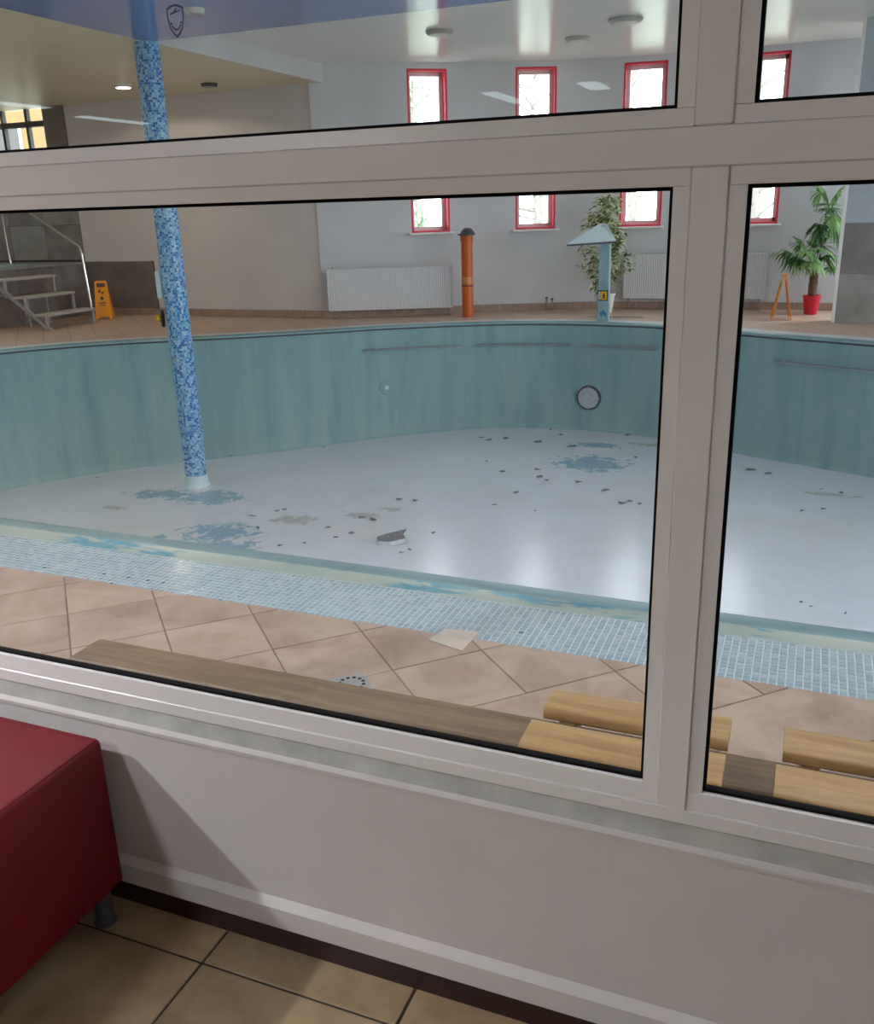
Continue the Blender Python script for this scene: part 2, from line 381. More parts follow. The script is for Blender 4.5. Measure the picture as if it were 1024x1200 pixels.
def fill(loops, z, flip=False):
    import bmesh
    bm = bmesh.new()
    for L in loops:
        vs_ = [bm.verts.new((p[0], p[1], z if not callable(z) else z(p[0]))) for p in L]
        for i in range(len(vs_)): bm.edges.new((vs_[i], vs_[(i+1) % len(vs_)]))
    bmesh.ops.triangle_fill(bm, use_beauty=True, use_dissolve=False, edges=bm.edges[:])
    for f in bm.faces:
        f.normal_update()
        if f.normal.z < 0: f.normal_flip()
    bm.verts.index_update(); mb = MB(); mb.add([v.co[:] for v in bm.verts], [[v.index for v in f.verts] for f in bm.faces]); bm.free(); return mb

# ================================================================== SETTING: pool hall
XL, XR = -16.0, 8.0
# back wall plan (curved part); windows are straight pieces
WALL = [(-7.24, 11.62), (-6.5, 11.97), (-5.93, 12.26), (-5.43, 12.63), (-4.97, 12.87), (-4.48, 13.05), (-3.91, 13.32), (-3.4, 13.49), (-2.945, 13.58), (-2.31, 13.65), (-1.8, 13.68), (-1.24, 13.70), (-.604, 13.70), (.1, 13.69), (.92, 13.66)]
WINSEG = {2: 1, 5: 2, 8: 3, 11: 4}
WZ0, WZ1 = 1.26, 3.60
HW = 3.9
def wall_columns():
    pts = [Vector(p) for p in WALL]; out = []
    for i in range(len(pts)-1):
        if i in WINSEG: out.append((pts[i], i)); continue
        p0 = pts[max(0, i-1)]; p1 = pts[i]; p2 = pts[i+1]; p3 = pts[min(len(pts)-1, i+2)]
        for k_ in range(4):
            t = k_/4; out.append((.5*((2*p1)+(-p0+p2)*t+(2*p0-5*p1+4*p2-p3)*t*t+(-p0+3*p1-3*p2+p3)*t**3), None))
    out.append((pts[-1], None)); return out
WC = wall_columns(); rows = (-.1, WZ0, WZ1, HW); mb = MB(); vs_ = [(p.x, p.y, z) for p, _ in WC for z in rows]; fs = []
for i in range(len(WC)-1):
    for k_ in range(3):
        if WC[i][1] is not None and k_ == 1: continue
        fs.append((i*4+k_, (i+1)*4+k_, (i+1)*4+k_+1, i*4+k_+1))
mb.add(vs_, fs); wb = tag(mb.build('wall_back', 'white_wall', None, True), 'white curved rear wall of the pool hall with tall narrow windows', kind='structure')
mb = MB()
for i in range(len(WALL)-1):
    (x0, y0), (x1, y1) = WALL[i], WALL[i+1]
    d = Vector((x1-x0, y1-y0)).normalized(); nn = Vector((-d.y, d.x))
    for a, b in ([(-.1, WZ0), (WZ1, HW)] if i in WINSEG else [(-.1, HW)]):
        q = [(x0+nn.x*.05, y0+nn.y*.05), (x1+nn.x*.05, y1+nn.y*.05), (x1+nn.x*.30, y1+nn.y*.30), (x0+nn.x*.30, y0+nn.y*.30)]
        mb.prism(q, a, b)
mb.build('masonry', 'white_wall', wb)
# skirting tiles along the back wall
bb = tag(MB().box((-7.3, 11.66, 0.0), (-7.25, 11.70, .11)).build('baseboard_back', 'skirt'), 'tiled skirting along the curved rear wall', kind='structure')
mb = MB()
for i in range(len(WALL)-1):
    (x0, y0), (x1, y1) = WALL[i], WALL[i+1]; d = Vector((x1-x0, y1-y0)); L = d.length; d.normalize(); nn = Vector((d.y, -d.x))
    nt = max(1, round(L/.33)); 
    for j in range(nt):
        a = Vector((x0, y0))+d*(L*j/nt+.003); b = Vector((x0, y0))+d*(L*(j+1)/nt-.003); q = nn*.014
        t = MB(); t.add([(a.x, a.y, 0), (b.x, b.y, 0), (b.x+q.x, b.y+q.y, 0), (a.x+q.x, a.y+q.y, 0), (a.x, a.y, .11), (b.x, b.y, .11), (b.x+q.x, b.y+q.y, .105), (a.x+q.x, a.y+q.y, .105)],
              [(0, 1, 2, 3), (4, 7, 6, 5), (3, 2, 6, 7), (0, 3, 7, 4), (2, 1, 5, 6), (1, 0, 4, 5)])
        t.build('skirting_tile', 'skirt', bb)

def back_window(idx, seg, light=True):
    (x0, y0), (x1, y1) = WALL[seg], WALL[seg+1]
    A = Vector((x0, y0)); d = Vector((x1-x0, y1-y0)); L = d.length; d.normalize(); n = Vector((-d.y, d.x))     # n points outdoors
    ang = math.atan2(d.y, d.x)
    root = empty('window_%d' % idx, (x0, y0, WZ0), ang); tag(root, {1: 'tall narrow red-framed window above the white radiator by the orange pipe', 2: 'tall narrow red-framed window between orange pipe and blue post', 3: 'tall narrow red-framed window above the leafy potted ficus', 4: 'tall narrow red-framed window nearest the potted palm'}[idx], kind='structure')
    H = WZ1-WZ0; t = .03
    # local: x along wall, y outdoors, z up
    r = MB(); r.box((0, .0, 0), (t, .30, H)); r.box((L-t, .0, 0), (L, .30, H)); r.box((0, .0, H-t), (L, .30, H)); r.box((0, 0, 0), (L, .30, t)); r.build('reveal_lining', 'redframe', root)
    f = MB(); a, b = .16, .22; e = t; k = .055
    f.box((e, a, e), (e+k, b, H-e)); f.box((L-e-k, a, e), (L-e, b, H-e)); f.box((e, a, H-e-k), (L-e, b, H-e)); f.box((e, a, e), (L-e, b, e+k)); f.box((e, a, 1.13), (L-e, b, 1.19))
    f.build('window_frame', 'whitepvc', root)
    g = MB(); g.box((e+k-.005, .185, e+k-.005), (L-e-k+.005, .195, 1.135)); g.build('pane', 'glass2', root)
    g = MB(); g.box((e+k-.005, .185, 1.185), (L-e-k+.005, .195, H-e-k+.005)); g.build('pane', 'glass2', root)
    s_ = MB(); s_.cbox((-.05, -.10, -.035), (L+.05, .16, .0), .008); s_.build('window_sill', 'whitepvc', root)
    c = A+d*(L/2)+n*.26
    portal(c.x, c.y, WZ0+H/2, L-.1, H-.1, (-n.x, -n.y, 0))
for seg, idx in WINSEG.items(): back_window(idx, seg)

# rear-left straight wall with dado, dark tiled wall and window above the tub
YB = 11.65
mb = MB(); mb.box((-11.95, YB, -.1), (-7.24, YB+.25, 3.6)); tag(mb.build('wall_back_left', 'beige_wall'), 'beige rear wall under the cream ceiling behind the mosaic column', kind='structure')
bb = tag(MB().box((-11.9, YB-.003, 0.0), (-7.26, YB, .112)).build('baseboard_left', 'grout'), 'tiled skirting along the beige rear wall', kind='structure')
for i in range(14):
    x = -11.9+i*.332; MB().cbox((x+.003, YB-.018, 0), (x+.329, YB-.003, .11), .003).build('skirting_tile', 'skirt', bb)
# dado of dark tiles
dd = tag(MB().box((-11.95, YB-.02, .112), (-10.47, YB-.001, .90)).build('wall_dado', 'dark_grout'), 'low dark grey tile dado on the beige wall beside the tub', kind='structure')
for i in range(3):
    for j in range(1):
        x0 = -11.95+i*.4935; MB().cbox((x0+.002, YB-.032, .112), (x0+.4915, YB-.02, .90), .003).build('wall_tile', 'brown_tile', dd)
wl = MB(); wl.box((XL, YB, -.1), (-11.95, YB+.25, 2.3)); wl.box((-12.42, YB, 2.3), (-11.95, YB+.25, 3.6)); wl.box((XL, YB, 2.3), (-15.2, YB+.25, 3.6)); wl.box((-15.2, YB, 3.50), (-12.42, YB+.25, 3.6))
wt = tag(wl.build('wall_back_tub', 'dark_grout'), 'dark grey tiled wall behind the raised tub', kind='structure')
for i in range(4):
    x1 = -11.95-i*.81; x0 = x1-.81
    for z0, z1 in ((.93, 1.52), (1.523, 2.3)):
        MB().cbox((x0+.003, YB-.014, z0), (x1-.003, YB, z1-.003), .003).build('wall_tile', 'mid_tile' if (i+int(z0)) % 2 else 'dark_tile', wt)
MB().cbox((-12.42, YB-.014, 2.303), (-11.953, YB, 3.43), .003).build('wall_tile', 'brown_tile', wt)
# window above tub
root = empty('window_5', (-15.2, YB, 2.3)); tag(root, 'dark framed window above the tub showing a yellow house', kind='structure')
L, H = 2.78, 1.2; f = MB()
f.box((0, .08, 0), (.06, .14, H)); f.box((L-.06, .08, 0), (L, .14, H)); f.box((0, .08, 0), (L, .14, .06)); f.box((0, .08, H-.06), (L, .14, H)); f.build('window_frame', 'dkframe', root)
for x in (.88, 1.75, 2.30): MB().box((x, .07, .06), (x+.055, .15, H-.06)).build('mullion', 'dkframe', root)
MB().box((.06, .06, .84), (L-.06, .15, .93)).build('transom', 'dkframe', root)
MB().box((.06, .105, .06), (L-.06, .112, H-.06)).build('pane', 'glass2', root)
portal(-13.8, YB+.2, 2.9, 2.6, 1.0, (0, -1, 0))

# left end wall, right pier, unseen right wall with glazing added for daylight
tag(MB().box((XL-.25, 0, -.1), (XL, YB+.25, 3.6)).build('wall_left', 'beige_wall'), 'beige end wall beyond the raised tub', kind='structure')
PY = 12.13
pr = MB(); pr.box((.29, PY, -.1), (XR, PY+.25, HW)); wr = tag(pr.build('wall_right_pier', 'pale_blue_wall'), 'grey blue wall pier with dark tiled base beside the palm', kind='structure')
MB().box((.255, PY-.018, 0), (.292, PY+.26, HW)).build('edge_strip', 'whitepvc', wr)  # white strip along the left edge of the pier
nb = MB(); nb.box((.90, 13.66, -.1), (1.45, 13.9, HW)); nb.box((1.2, PY+.25, -.1), (1.45, 13.9, .08)); nb.box((1.2, PY+.25, 3.55), (1.45, 13.9, HW))
tag(nb.build('wall_niche', 'white_wall'), 'white wall of the passage behind the tiled pier', kind='structure')
root = empty('window_8', (1.25, PY+.25, .08)); tag(root, 'unseen glazed door set behind the tiled pier to brighten the palm wall', kind='structure')  # placed unseen behind the pier to brighten the wall by the palm
f = MB(); f.box((0, 0, 0), (.07, .06, 3.47)); f.box((0, 1.22, 0), (.07, 1.28, 3.47)); f.box((0, .06, 0), (.07, 1.22, .06)); f.box((0, .06, 3.41), (.07, 1.22, 3.47)); f.build('window_frame', 'whitepvc', root)
MB().box((.03, .055, .055), (.04, 1.225, 3.415)).build('pane', 'glass2', root)
portal(1.38, PY+.25+.64, 1.8, 1.2, 3.4, (-1, 0, 0))
for i in range(8):
    x0 = .292+i*.62
    for z0, z1 in ((0, .64), (.643, 1.28)):
        MB().cbox((x0+.002, PY-.015, z0), (x0+.618, PY, z1), .003).build('wall_tile', 'mid_tile' if (i+int(z1*2)) % 2 else 'dark_tile', wr)
rw = MB(); rw.box((XR, 0, -.1), (XR+.25, 12.4, .35)); rw.box((XR, 0, 3.35), (XR+.25, 12.4, HW)); rw.box((XR, 0, .35), (XR+.25, .8, 3.35)); rw.box((XR, 11.6, .35), (XR+.25, 12.4, 3.35))
tag(rw.build('wall_right', 'white_wall'), 'white side wall of the pool hall around the added broad glazing', kind='structure')
root = empty('window_6', (XR, .8, .35)); tag(root, 'broad glazed window front added out of view in the hall side wall for daylight', kind='structure')  # glazing added out of view to let more daylight in
for i in range(7): MB().box((.09, 1.8*i-.035 if i else 0, 0), (.16, 1.8*i+.035, 3.0)).build('mullion', 'whitepvc', root)
f = MB(); f.box((.09, 0, 0), (.16, 10.8, .07)); f.box((.09, 0, 2.93), (.16, 10.8, 3.0)); f.build('window_frame', 'whitepvc', root)
for i in range(6): MB().box((.12, 1.8*i+.03, .06), (.128, 1.8*i+1.77, 2.94)).build('pane', 'glass2', root)
portal(XR+.2, 6.2, 1.85, 10.7, 2.9, (-1, 0, 0))

# ceilings
cw = MB(); cw.box((-7.06, 7.76, 3.68), (XR+.2, PY+.2, 3.78)); cw.box((-7.06, PY+.2, 3.68), (1.45, 14.1, 3.78)); tag(cw.build('ceiling', 'ceil_white'), 'white glossy stretch ceiling over the far side of the pool', kind='structure')
tag(MB().box((-7.06, .0, 3.43), (XR, 7.76, 3.85)).build('ceiling_blue', 'ceil_blue'), 'blue glossy stretch ceiling over the near side of the pool', kind='structure')
tag(MB().box((XL, .0, 3.43), (-7.06, YB+.2, 3.85)).build('ceiling_cream', 'ceil_beige'), 'cream coloured lower ceiling over the tub corner', kind='structure')
tag(MB().box((-7.06, 7.76, 3.43), (-7.045, 11.75, 3.69)).build('trim_1', 'white_wall'), 'white ceiling step between the cream and white ceilings', kind='structure')
sl_ = MB(); sl_.box((XL, -.1, 3.85), (XR+.2, PY+.25, 3.95)); sl_.box((XL, PY+.25, 3.85), (1.45, 14.2, 3.95)); tag(sl_.build('ceiling_slab', 'lobby_ceiling'), 'roof slab above the ceilings', kind='structure')

# deck
room = [(XL-.1, .02), (XR+.1, .02), (XR+.1, 13.8), (.9, 13.8)] + [(x-.02, y+.12) for x, y in reversed(WALL[:-1])] + [(-7.3, YB+.1), (XL-.1, YB+.1)]
OUT_D = .50
outer = off(OUT_D)
for i in range(NP):                       # straight near edge
    if -4.8 < outer[i].x < 2.6 and outer[i].y < 3: outer[i] = Vector((outer[i].x, 1.60))
CC = Vector((-2.5, 6.3))
def ray_hit(poly, ang):
    d = Vector((math.cos(ang), math.sin(ang))); best = None
    for i in range(len(poly)):
        p = Vector(poly[i])-CC; e = Vector(poly[(i+1) % len(poly)])-Vector(poly[i]); den = d.x*e.y-d.y*e.x
        if abs(den) < 1e-12: continue
        t = (p.x*e.y-p.y*e.x)/den; u = (p.x*d.y-p.y*d.x)/den
        if t > 0 and -1e-6 <= u <= 1+1e-6 and (best is None or t > best): best = t
    return CC+d*best
angs = sorted(set(round(math.atan2(Vector(p).y-CC.y, Vector(p).x-CC.x)+e, 6) for p in list(room)+list(outer) for e in ((0,) if len(p) and p in outer else (-.0001, .0001))))
A_ = [ray_hit(outer, a) for a in angs]; B_ = [ray_hit(room, a) for a in angs]; n = len(angs)
mb = MB(); mb.add([(p.x, p.y, -.004) for p in A_]+[(p.x, p.y, -.004) for p in B_], [(i, n+i, n+(i+1) % n, (i+1) % n) for i in range(n)])
deck = tag(mb.build('pool_deck', 'deck_far'), 'pinkish beige tiled deck around the empty pool', kind='structure')
# near deck tiles, laid diagonally, each its own piece
def clip(poly, axis, val, keep_less):
    out = []
    for i in range(len(poly)):
        a, b = poly[i], poly[(i+1) % len(poly)]
        ia = (a[axis] <= val) == keep_less; ib = (b[axis] <= val) == keep_less
        if ia: out.append(a)
        if ia != ib:
            t = (val-a[axis])/(b[axis]-a[axis]); out.append((a[0]+(b[0]-a[0])*t, a[1]+(b[1]-a[1])*t))
    return out
MB().box((-4.9, .11, -.02), (1.6, 1.6, -.0015)).build('grout_bed', 'grout', deck)
S = .357; U0, V0 = .34, 1.45; g = .0035; s2 = math.sqrt(.5)
for kv in range(-9, 9):
    v0 = V0+S*kv; ku = -14
    while ku < 8:
        wd = 1
        if (kv, ku) in ((-1, -1), (-2, 1), (-3, -2), (1, -5)): wd = 2
        u0 = U0+S*ku; u1 = u0+S*wd
        q = [((u-v)*s2, (u+v)*s2) for u, v in ((u0+g, v0+g), (u1-g, v0+g), (u1-g, v0+S-g), (u0+g, v0+S-g))]
        ku += wd
        for ax, val, less in ((0, -4.9, False), (0, 1.6, True), (1, .115, False), (1, 1.597, True)):
            q = clip(q, ax, val, less)
            if len(q) < 3: break
        if len(q) < 3: continue
        ar = .5*abs(sum(q[i][0]*q[(i+1) % len(q)][1]-q[(i+1) % len(q)][0]*q[i][1] for i in range(len(q))))
        if ar < .0006: continue
        cx = sum(p[0] for p in q)/len(q); cy = sum(p[1] for p in q)/len(q); dz = random.uniform(-.0006, .0006)
        t = MB(); t.loft([[(x-cx, y-cy, -.006) for x, y in q], [(x-cx, y-cy, .0012+dz) for x, y in q], [((x-cx)*.985, (y-cy)*.985, .0022+dz) for x, y in q]], False, True)
        o = t.build('deck_tile', 'deck_tile', deck); o.location = (cx, cy, 0)

# ================================================================== POOL BASIN
mb = MB(); ring = off(.05); NRG = 14; vs_ = []; fs = []
for k_ in range(NRG):
    t = 1-k_/NRG
    for p in ring:
        q = CC+(p-CC)*t; vs_.append((q.x, q.y, zfloor(q.x)))
vs_.append((CC.x, CC.y, zfloor(CC.x)))
for k_ in range(NRG-1):
    for i in range(NP): j = (i+1) % NP; fs.append((k_*NP+i, k_*NP+j, (k_+1)*NP+j, (k_+1)*NP+i))
for i in range(NP): fs.append(((NRG-1)*NP+i, (NRG-1)*NP+(i+1) % NP, NRG*NP))
mb.add(vs_, fs); basin = tag(mb.build('pool_basin', 'pool_floor', None, True), 'empty pool basin with teal walls and flaking white floor', kind='structure')
def sweep(prof, mat, name, parent, z_abs=True, smooth=False):
    mb = MB(); n = len(prof); vs_ = []; fs = []
    for i in range(NP):
        for d, z in prof:
            p = POOL[i]+NRM[i]*d
            vs_.append((p.x, p.y, z(p.x) if callable(z) else z))
    for i in range(NP):
        j = (i+1) % NP
        for k_ in range(n-1): fs.append((i*n+k_, j*n+k_, j*n+k_+1, i*n+k_+1))
    mb.add(vs_, fs); return mb.build(name, mat, parent, smooth)
sweep([(-.045, lambda x: zfloor(x)-.006), (-.014, lambda x: zfloor(x)+.03), (0, lambda x: zfloor(x)+.10), (0, -.03), (-.012, -.01), (0, .012)], 'pool_wall', 'basin_wall', basin, smooth=True)
sweep([(-.004, -.034), (-.0145, -.024), (-.0145, -.012)], 'cap', 'rim_joint', basin)
sweep([(0, .012), (.012, .02), (.085, .022), (.10, .017)], 'lip_top', 'lip_crown', basin, smooth=True)
sweep([(.10, .017), (.13, .004), (.185, -.004)], 'lip', 'lip_face', basin, smooth=True)
mb = MB(); inn = off(.17)
for i in range(NP):
    if -4.8 < inn[i].x < 2.6 and inn[i].y < 3: pass
mb.add([(p.x, p.y, -.004) for p in inn]+[(p.x, p.y, -.003) for p in outer], [(i, (i+1) % NP, NP+(i+1) % NP, NP+i) for i in range(NP)])
mb.build('overflow_channel', 'far_band', basin)
MB().box((-4.7, 1.6, -.03), (1.5, 1.96, -.0012)).build('mosaic_bed', 'mosaic_bed', basin)
# mosaic tiles on the near overflow strip
MS = .0283; tiles = []
for r_ in range(13):
    for c_ in range(int(6.0/MS)):
        tiles.append((-4.62+c_*MS, 1.603+r_*MS))
tiles.sort(key=lambda p: (p[0]-0)**2+(p[1]+1.39)**2 + (1e6 if p[0] > .42 else 0))
def mtile(mb, x, y, tint, dz=0, h=.0008):
    a = .0118; b = .0108
    return mb.add([(x-a, y-a, -.003), (x+a, y-a, -.003), (x+a, y+a, -.003), (x-a, y+a, -.003), (x-b, y-b, h+dz), (x+b, y-b, h), (x+b, y+b, h+dz*.3), (x-b, y+b, h-dz)],
           [(4, 5, 6, 7), (0, 1, 5, 4), (1, 2, 6, 5), (2, 3, 7, 6), (3, 0, 4, 7)], tint)
proto = [mtile(MB(), 0, 0, .5, dz).build('mosaic_tile', 'mosaic_single', basin) for dz in (0, .0003, -.0003)]
for i, (x, y) in enumerate(tiles[:300]):
    o = proto[i] if i < 3 else dup(proto[random.randrange(3)], basin)
    o.location = (x, y, 0)
mb = MB()
for x, y in tiles[300:]:
    miss = (x < -2.2 and y < 1.70 and random.random() < .035) or random.random() < .0015
    mtile(mb, x, y, 0.0 if miss else random.uniform(.15, 1), random.uniform(-.0004, .0004), -.0011 if miss else .0008)
tag(mb.build('mosaic_field', 'mosaic', basin), kind='stuff')

# ================================================================== PARTITION with glazing (plane y = 0)
PX0, PX1 = -6.0, 3.2
lw = MB(); lw.box((PX0, -.012, .124), (PX1, .10, .507)); wp = tag(lw.build('wall_partition', 'panel'), 'white low wall panel below the interior glazing', kind='structure')
MB().loft([[(PX0, -.004, .507), (PX1, -.004, .507), (PX1, .06, .507), (PX0, .06, .507)], [(PX0, .004, .547), (PX1, .004, .547), (PX1, .06, .547), (PX0, .06, .547)]]).build('sealed_strip', 'strip', wp)
MB().loft([[(PX0, -.016, .496), (PX1, -.016, .496), (PX1, 0, .496), (PX0, 0, .496)], [(PX0, -.016, .505), (PX1, -.016, .505), (PX1, 0, .511), (PX0, 0, .511)]]).build('panel_edge', 'panel', wp)
bs = MB(); bs.loft([[(PX0, -.026, .070), (PX1, -.026, .070), (PX1, .02, .070), (PX0, .02, .070)], [(PX0, -.026, .122), (PX1, -.026, .122), (PX1, .02, .122), (PX0, .02, .122)], [(PX0, -.012, .142), (PX1, -.012, .142), (PX1, .02, .142), (PX0, .02, .142)]])
tag(bs.build('baseboard_partition', 'panel'), 'white chamfered baseboard along the low partition wall', kind='structure')
tag(MB().box((PX0, -.012, 0), (PX1, .05, .070)).build('trim_2', 'plinth'), 'dark burgundy plinth under the white partition wall', kind='structure')
tag(MB().box((PX0, -.01, 2.72), (PX1, .10, 3.9)).build('wall_partition_upper', 'panel'), 'white wall band above the interior glazing', kind='structure')
WF = empty('window_7', (0, 0, .547)); tag(WF, 'white framed interior glazing looking into the pool hall', kind='structure'); WF.location = (0, 0, 0)
MULL = [(-4.7, -4.648), (-2.52, -2.468), (-.1749, -.1230), (2.17, 2.222)]
ZT0, ZT1 = 1.628, 1.681
D = .050
mb = MB(); mb.cbox((PX0, .0, .547), (PX1, D, .577), .002); mb.build('bottom_rail', 'frame', WF)
mb = MB(); mb.cbox((PX0, .0, ZT0), (PX1, D, ZT1), .002); mb.build('transom', 'frame', WF)
mb = MB(); mb.cbox((PX0, .0, 2.66), (PX1, D, 2.72), .002); mb.build('top_rail', 'frame', WF)
for a, b in MULL:
    MB().cbox((a, -.001, .5772), (b, D, ZT0-.0003), .002).build('mullion', 'frame', WF)
    MB().cbox((a, -.001, ZT1+.0003), (b, D, 2.6597), .002).build('mullion', 'frame', WF)
BW = .0245; GY = .020
def bead(x0, x1, z0, z1, zb):
    """glazing beads framing one opening; zb = height of lower bead"""
    y0, y1 = .003, .016; sl = .0035
    e = .0006
    # bottom / top beads
    def hb(za, zb_, up):
        # sloped towards the glass
        if up: prof = [(y0, za+e), (y1, za+e), (y1, zb_), (y0+.003, zb_)]
        else: prof = [(y0, zb_-e), (y0+.003, za), (y1, za), (y1, zb_-e)]
        MB().loft([[(x, p[0], p[1]) for p in prof] for x in (x0+e, x1-e)]).build('glazing_bead', 'frame', WF)
    hb(z0, z0+zb, True); hb(z1-BW, z1, False)
    for xa, xb, lf in ((x0, x0+BW, True), (x1-BW, x1, False)):
        prof = [(xa+e, y0), (xb, y0+.003) if lf else (xb-e, y0), (xb, y1) if lf else (xb-e, y1), (xa+e, y1)] if lf else [(xa, y0+.003), (xb-e, y0), (xb-e, y1), (xa, y1)]
        MB().loft([[(p[0], p[1], z) for p in prof] for z in (z0+zb+e, z1-BW-e)]).build('glazing_bead', 'frame', WF)
    # rubber gasket between bead and glass, showing past the bead
    a, b, c, d = x0+BW, x1-BW, z0+zb, z1-BW; k = .0055
    G = MB(); ya, yb = .0155, .030
    h_ = .014; G.box((a-h_, ya, c-h_), (b+h_, yb, c+k)); G.box((a-h_, ya, d-k), (b+h_, yb, d+h_)); G.box((a-h_, ya, c+k), (a+k, yb, d-k)); G.box((b-k, ya, c+k), (b+h_, yb, d-k))
    G.build('gasket', 'gasket', WF)
    MB().box((a+k-.003, .0205, c+k-.003), (b-k+.003, .0265, d-k+.003)).build('pane', 'glass', WF)
    # outer rebate in black
    O = MB(); O.box((x0, .030, z0), (x1, .049, z0+.008)); O.box((x0, .030, z0+.008), (x0+.006, .049, z1)); O.box((x1-.006, .030, z0+.008), (x1, .049, z1)); O.build('outer_gasket', 'gasket', WF)
edges = [PX0] + [q for ab in MULL for q in ab] + [PX1]
for i in range(0, len(edges), 2):
    bead(edges[i], edges[i+1], .577, ZT0, .036); bead(edges[i], edges[i+1], ZT1, 2.66, BW)

# ================================================================== LOBBY shell
fl = tag(MB().box((-10, -12, -.1), (6, .05, -.006)).build('floor', 'lobby_far'), 'beige tiled floor on the lobby side of the glazing', kind='structure')
MB().box((-3.6, -1.6, -.02), (.9, -.012, -.0025)).build('grout_bed', 'dark_grout', fl)
P = .476
for i in range(-6, 3):
    for j in range(-4, 1):
        x0, x1 = -1.127+i*P, -1.127+(i+1)*P; y0, y1 = -.113+(j-1)*P, -.113+j*P
        if j == 1 or y0 < -1.62: continue
        t = MB(); t.cbox((x0+.003-x0, .003, -.008), (P-.003, P-.003, .001), .0015); o = t.build('floor_tile', 'lobby_tile', fl); o.location = (x0, y0, 0)
    x0 = -1.127+i*P
    o = MB().cbox((.003, .003, -.008), (P-.003, .102, .001), .0015).build('floor_tile', 'lobby_tile', fl); o.location = (x0, -.113, 0)
tag(MB().box((-10.2, -12.2, -.1), (6.2, -12, 2.8)).build('wall_lobby_rear', 'lobby_wall'), 'plain lobby wall behind the viewer', kind='structure')
tag(MB().box((-10.2, -12, -.1), (-10, -.0, 2.8)).build('wall_lobby_left', 'lobby_wall'), 'plain lobby wall at the far end beyond the red seat', kind='structure')
tag(MB().box((6, -12, -.1), (6.2, -.0, 2.8)).build('wall_lobby_right', 'lobby_wall'), 'plain lobby wall opposite the red seat', kind='structure')
tag(MB().box((-10.2, -12.2, 2.75), (6.2, -.0, 2.9)).build('ceiling_lobby', 'lobby_ceiling'), 'plain pale lobby ceiling', kind='structure')
o = MB(); o.box((XL-.2, 0, -.1), (PX0, .10, 3.9)); o.box((PX1, 0, -.1), (XR+.2, .10, 3.9))
tag(o.build('wall_front', 'white_wall'), 'white wall on both sides of the interior glazing', kind='structure')

# lobby strip lamps and a downlight, plus fill panels added out of view
def panel_lamp(x, y, z, lx, ly, mat, label, grp):
    r = empty('ceiling_lamp', (x, y, z)); tag(r, label, 'lamp', grp)
    h = MB(); h.cbox((-lx/2-.02, -ly/2-.02, -.04), (lx/2+.02, ly/2+.02, 0), .006); h.build('housing', 'lamp_white', r)
    MB().cbox((-lx/2, -ly/2, -.05), (lx/2, ly/2, -.0395), .003).build('diffuser', mat, r)
for x, y, lx, ly in ((-3.25, -8.7, .16, 1.15), (-2.2, -8.25, .2, .62), (-7.9, -8.0, .16, 1.15), (-7.6, -6.0, .16, 1.2)):
    panel_lamp(x, y, 2.75, lx, ly, 'tube_on', 'dim bluish strip lamp on the lobby ceiling mirrored in the glass', 'strip lamps mirrored in the glass')
for x, y in ((-2.2, -2.5), (1.2, -2.3)):
    panel_lamp(x, y, 2.75, .3 if x < 0 else .14, .8, 'lobby_fill', 'bright fill panel added out of view on the lobby ceiling', 'added lobby fill panels')  # fill panels added out of view to brighten the lobby side
for x in (-13.5, -9.5, -5.5, -2.5, .5, 3.5, 6.2):
    for y in (1.3, 3.6):
        panel_lamp(x, y, 3.43, .6, 1.2, 'hall_fill', 'white fill panel added out of view above the near pool edge', 'added fill panels above the near pool edge')  # fill light added out of view for the hall
for x, y in ((-9.8, 5.6), (-12.6, 6.6), (-14.6, 9.0)):
    panel_lamp(x, y, 3.43, .6, .6, 'hall_fill', 'white fill panel added out of view on the cream ceiling near the tub', 'added fill panels on the cream ceiling')  # fill light added out of view for the tub corner
r = empty('downlight', (-3.75, -1.5, 2.75)); tag(r, 'round lobby downlight shining on the red seat and low wall', 'lamp')
MB().lathe((0, 0), [(.10, 0), (.105, -.02), (.085, -.03), (.075, -.012), (.0, -.010)], 24).build('housing', 'lamp_white', r)
l = bpy.data.lights.new('downlight_bulb', 'SPOT'); l.energy = 400; l.color = (.98, .985, 1); l.spot_size = R(150); l.spot_blend = .6; l.shadow_soft_size = .05
lo = bpy.data.objects.new('downlight_bulb', l); COL.objects.link(lo); lo.parent = r; lo.location = (0, 0, -.06)


# ================================================================== OBJECTS
# ---------------- red seat in the lobby
sx1, sy1, sz0, sz1 = -1.383, -.043, .100, .483
sofa = empty('upholstered_bench', (sx1-.8, sy1-.4, 0)); tag(sofa, 'red leatherette box seat standing against the white low wall', 'seat')
def rbox(a, b, r=.02, n=4):
    mb = MB(); x0, y0, z0 = a; x1, y1, z1 = b; rings = []
    def ring(ins, z):
        pts = []
        rr = max(r-ins*.3, .004)
        for cx, cy, a0 in ((x1-ins-rr, y1-ins-rr, 0), (x0+ins+rr, y1-ins-rr, 90), (x0+ins+rr, y0+ins+rr, 180), (x1-ins-rr, y0+ins+rr, 270)):
            for i in range(n+1):
                t = R(a0+90*i/n); pts.append((cx+rr*math.cos(t), cy+rr*math.sin(t), z))
        return pts
    rings.append(ring(r*.3, z0))
    rings.append(ring(0, z0+r*.3)); rings.append(ring(0, z1-r))
    for i in range(1, n+1):
        t = R(90*i/n); rings.append(ring(r*(1-math.cos(t)), z1-r+r*math.sin(t)))
    return mb.loft(rings)
rbox((-.8, -.42, sz0), (.8, .4, sz1), .014).build('seat_box', 'red', sofa, True)
sm = MB(); sm.tube([(-.78, -.405, sz1+.0005), (.788, -.405, sz1-.002)], .0028, 6); sm.tube([(.791, -.40, sz1-.0025), (.791, .39, sz1-.0025)], .0028, 6)
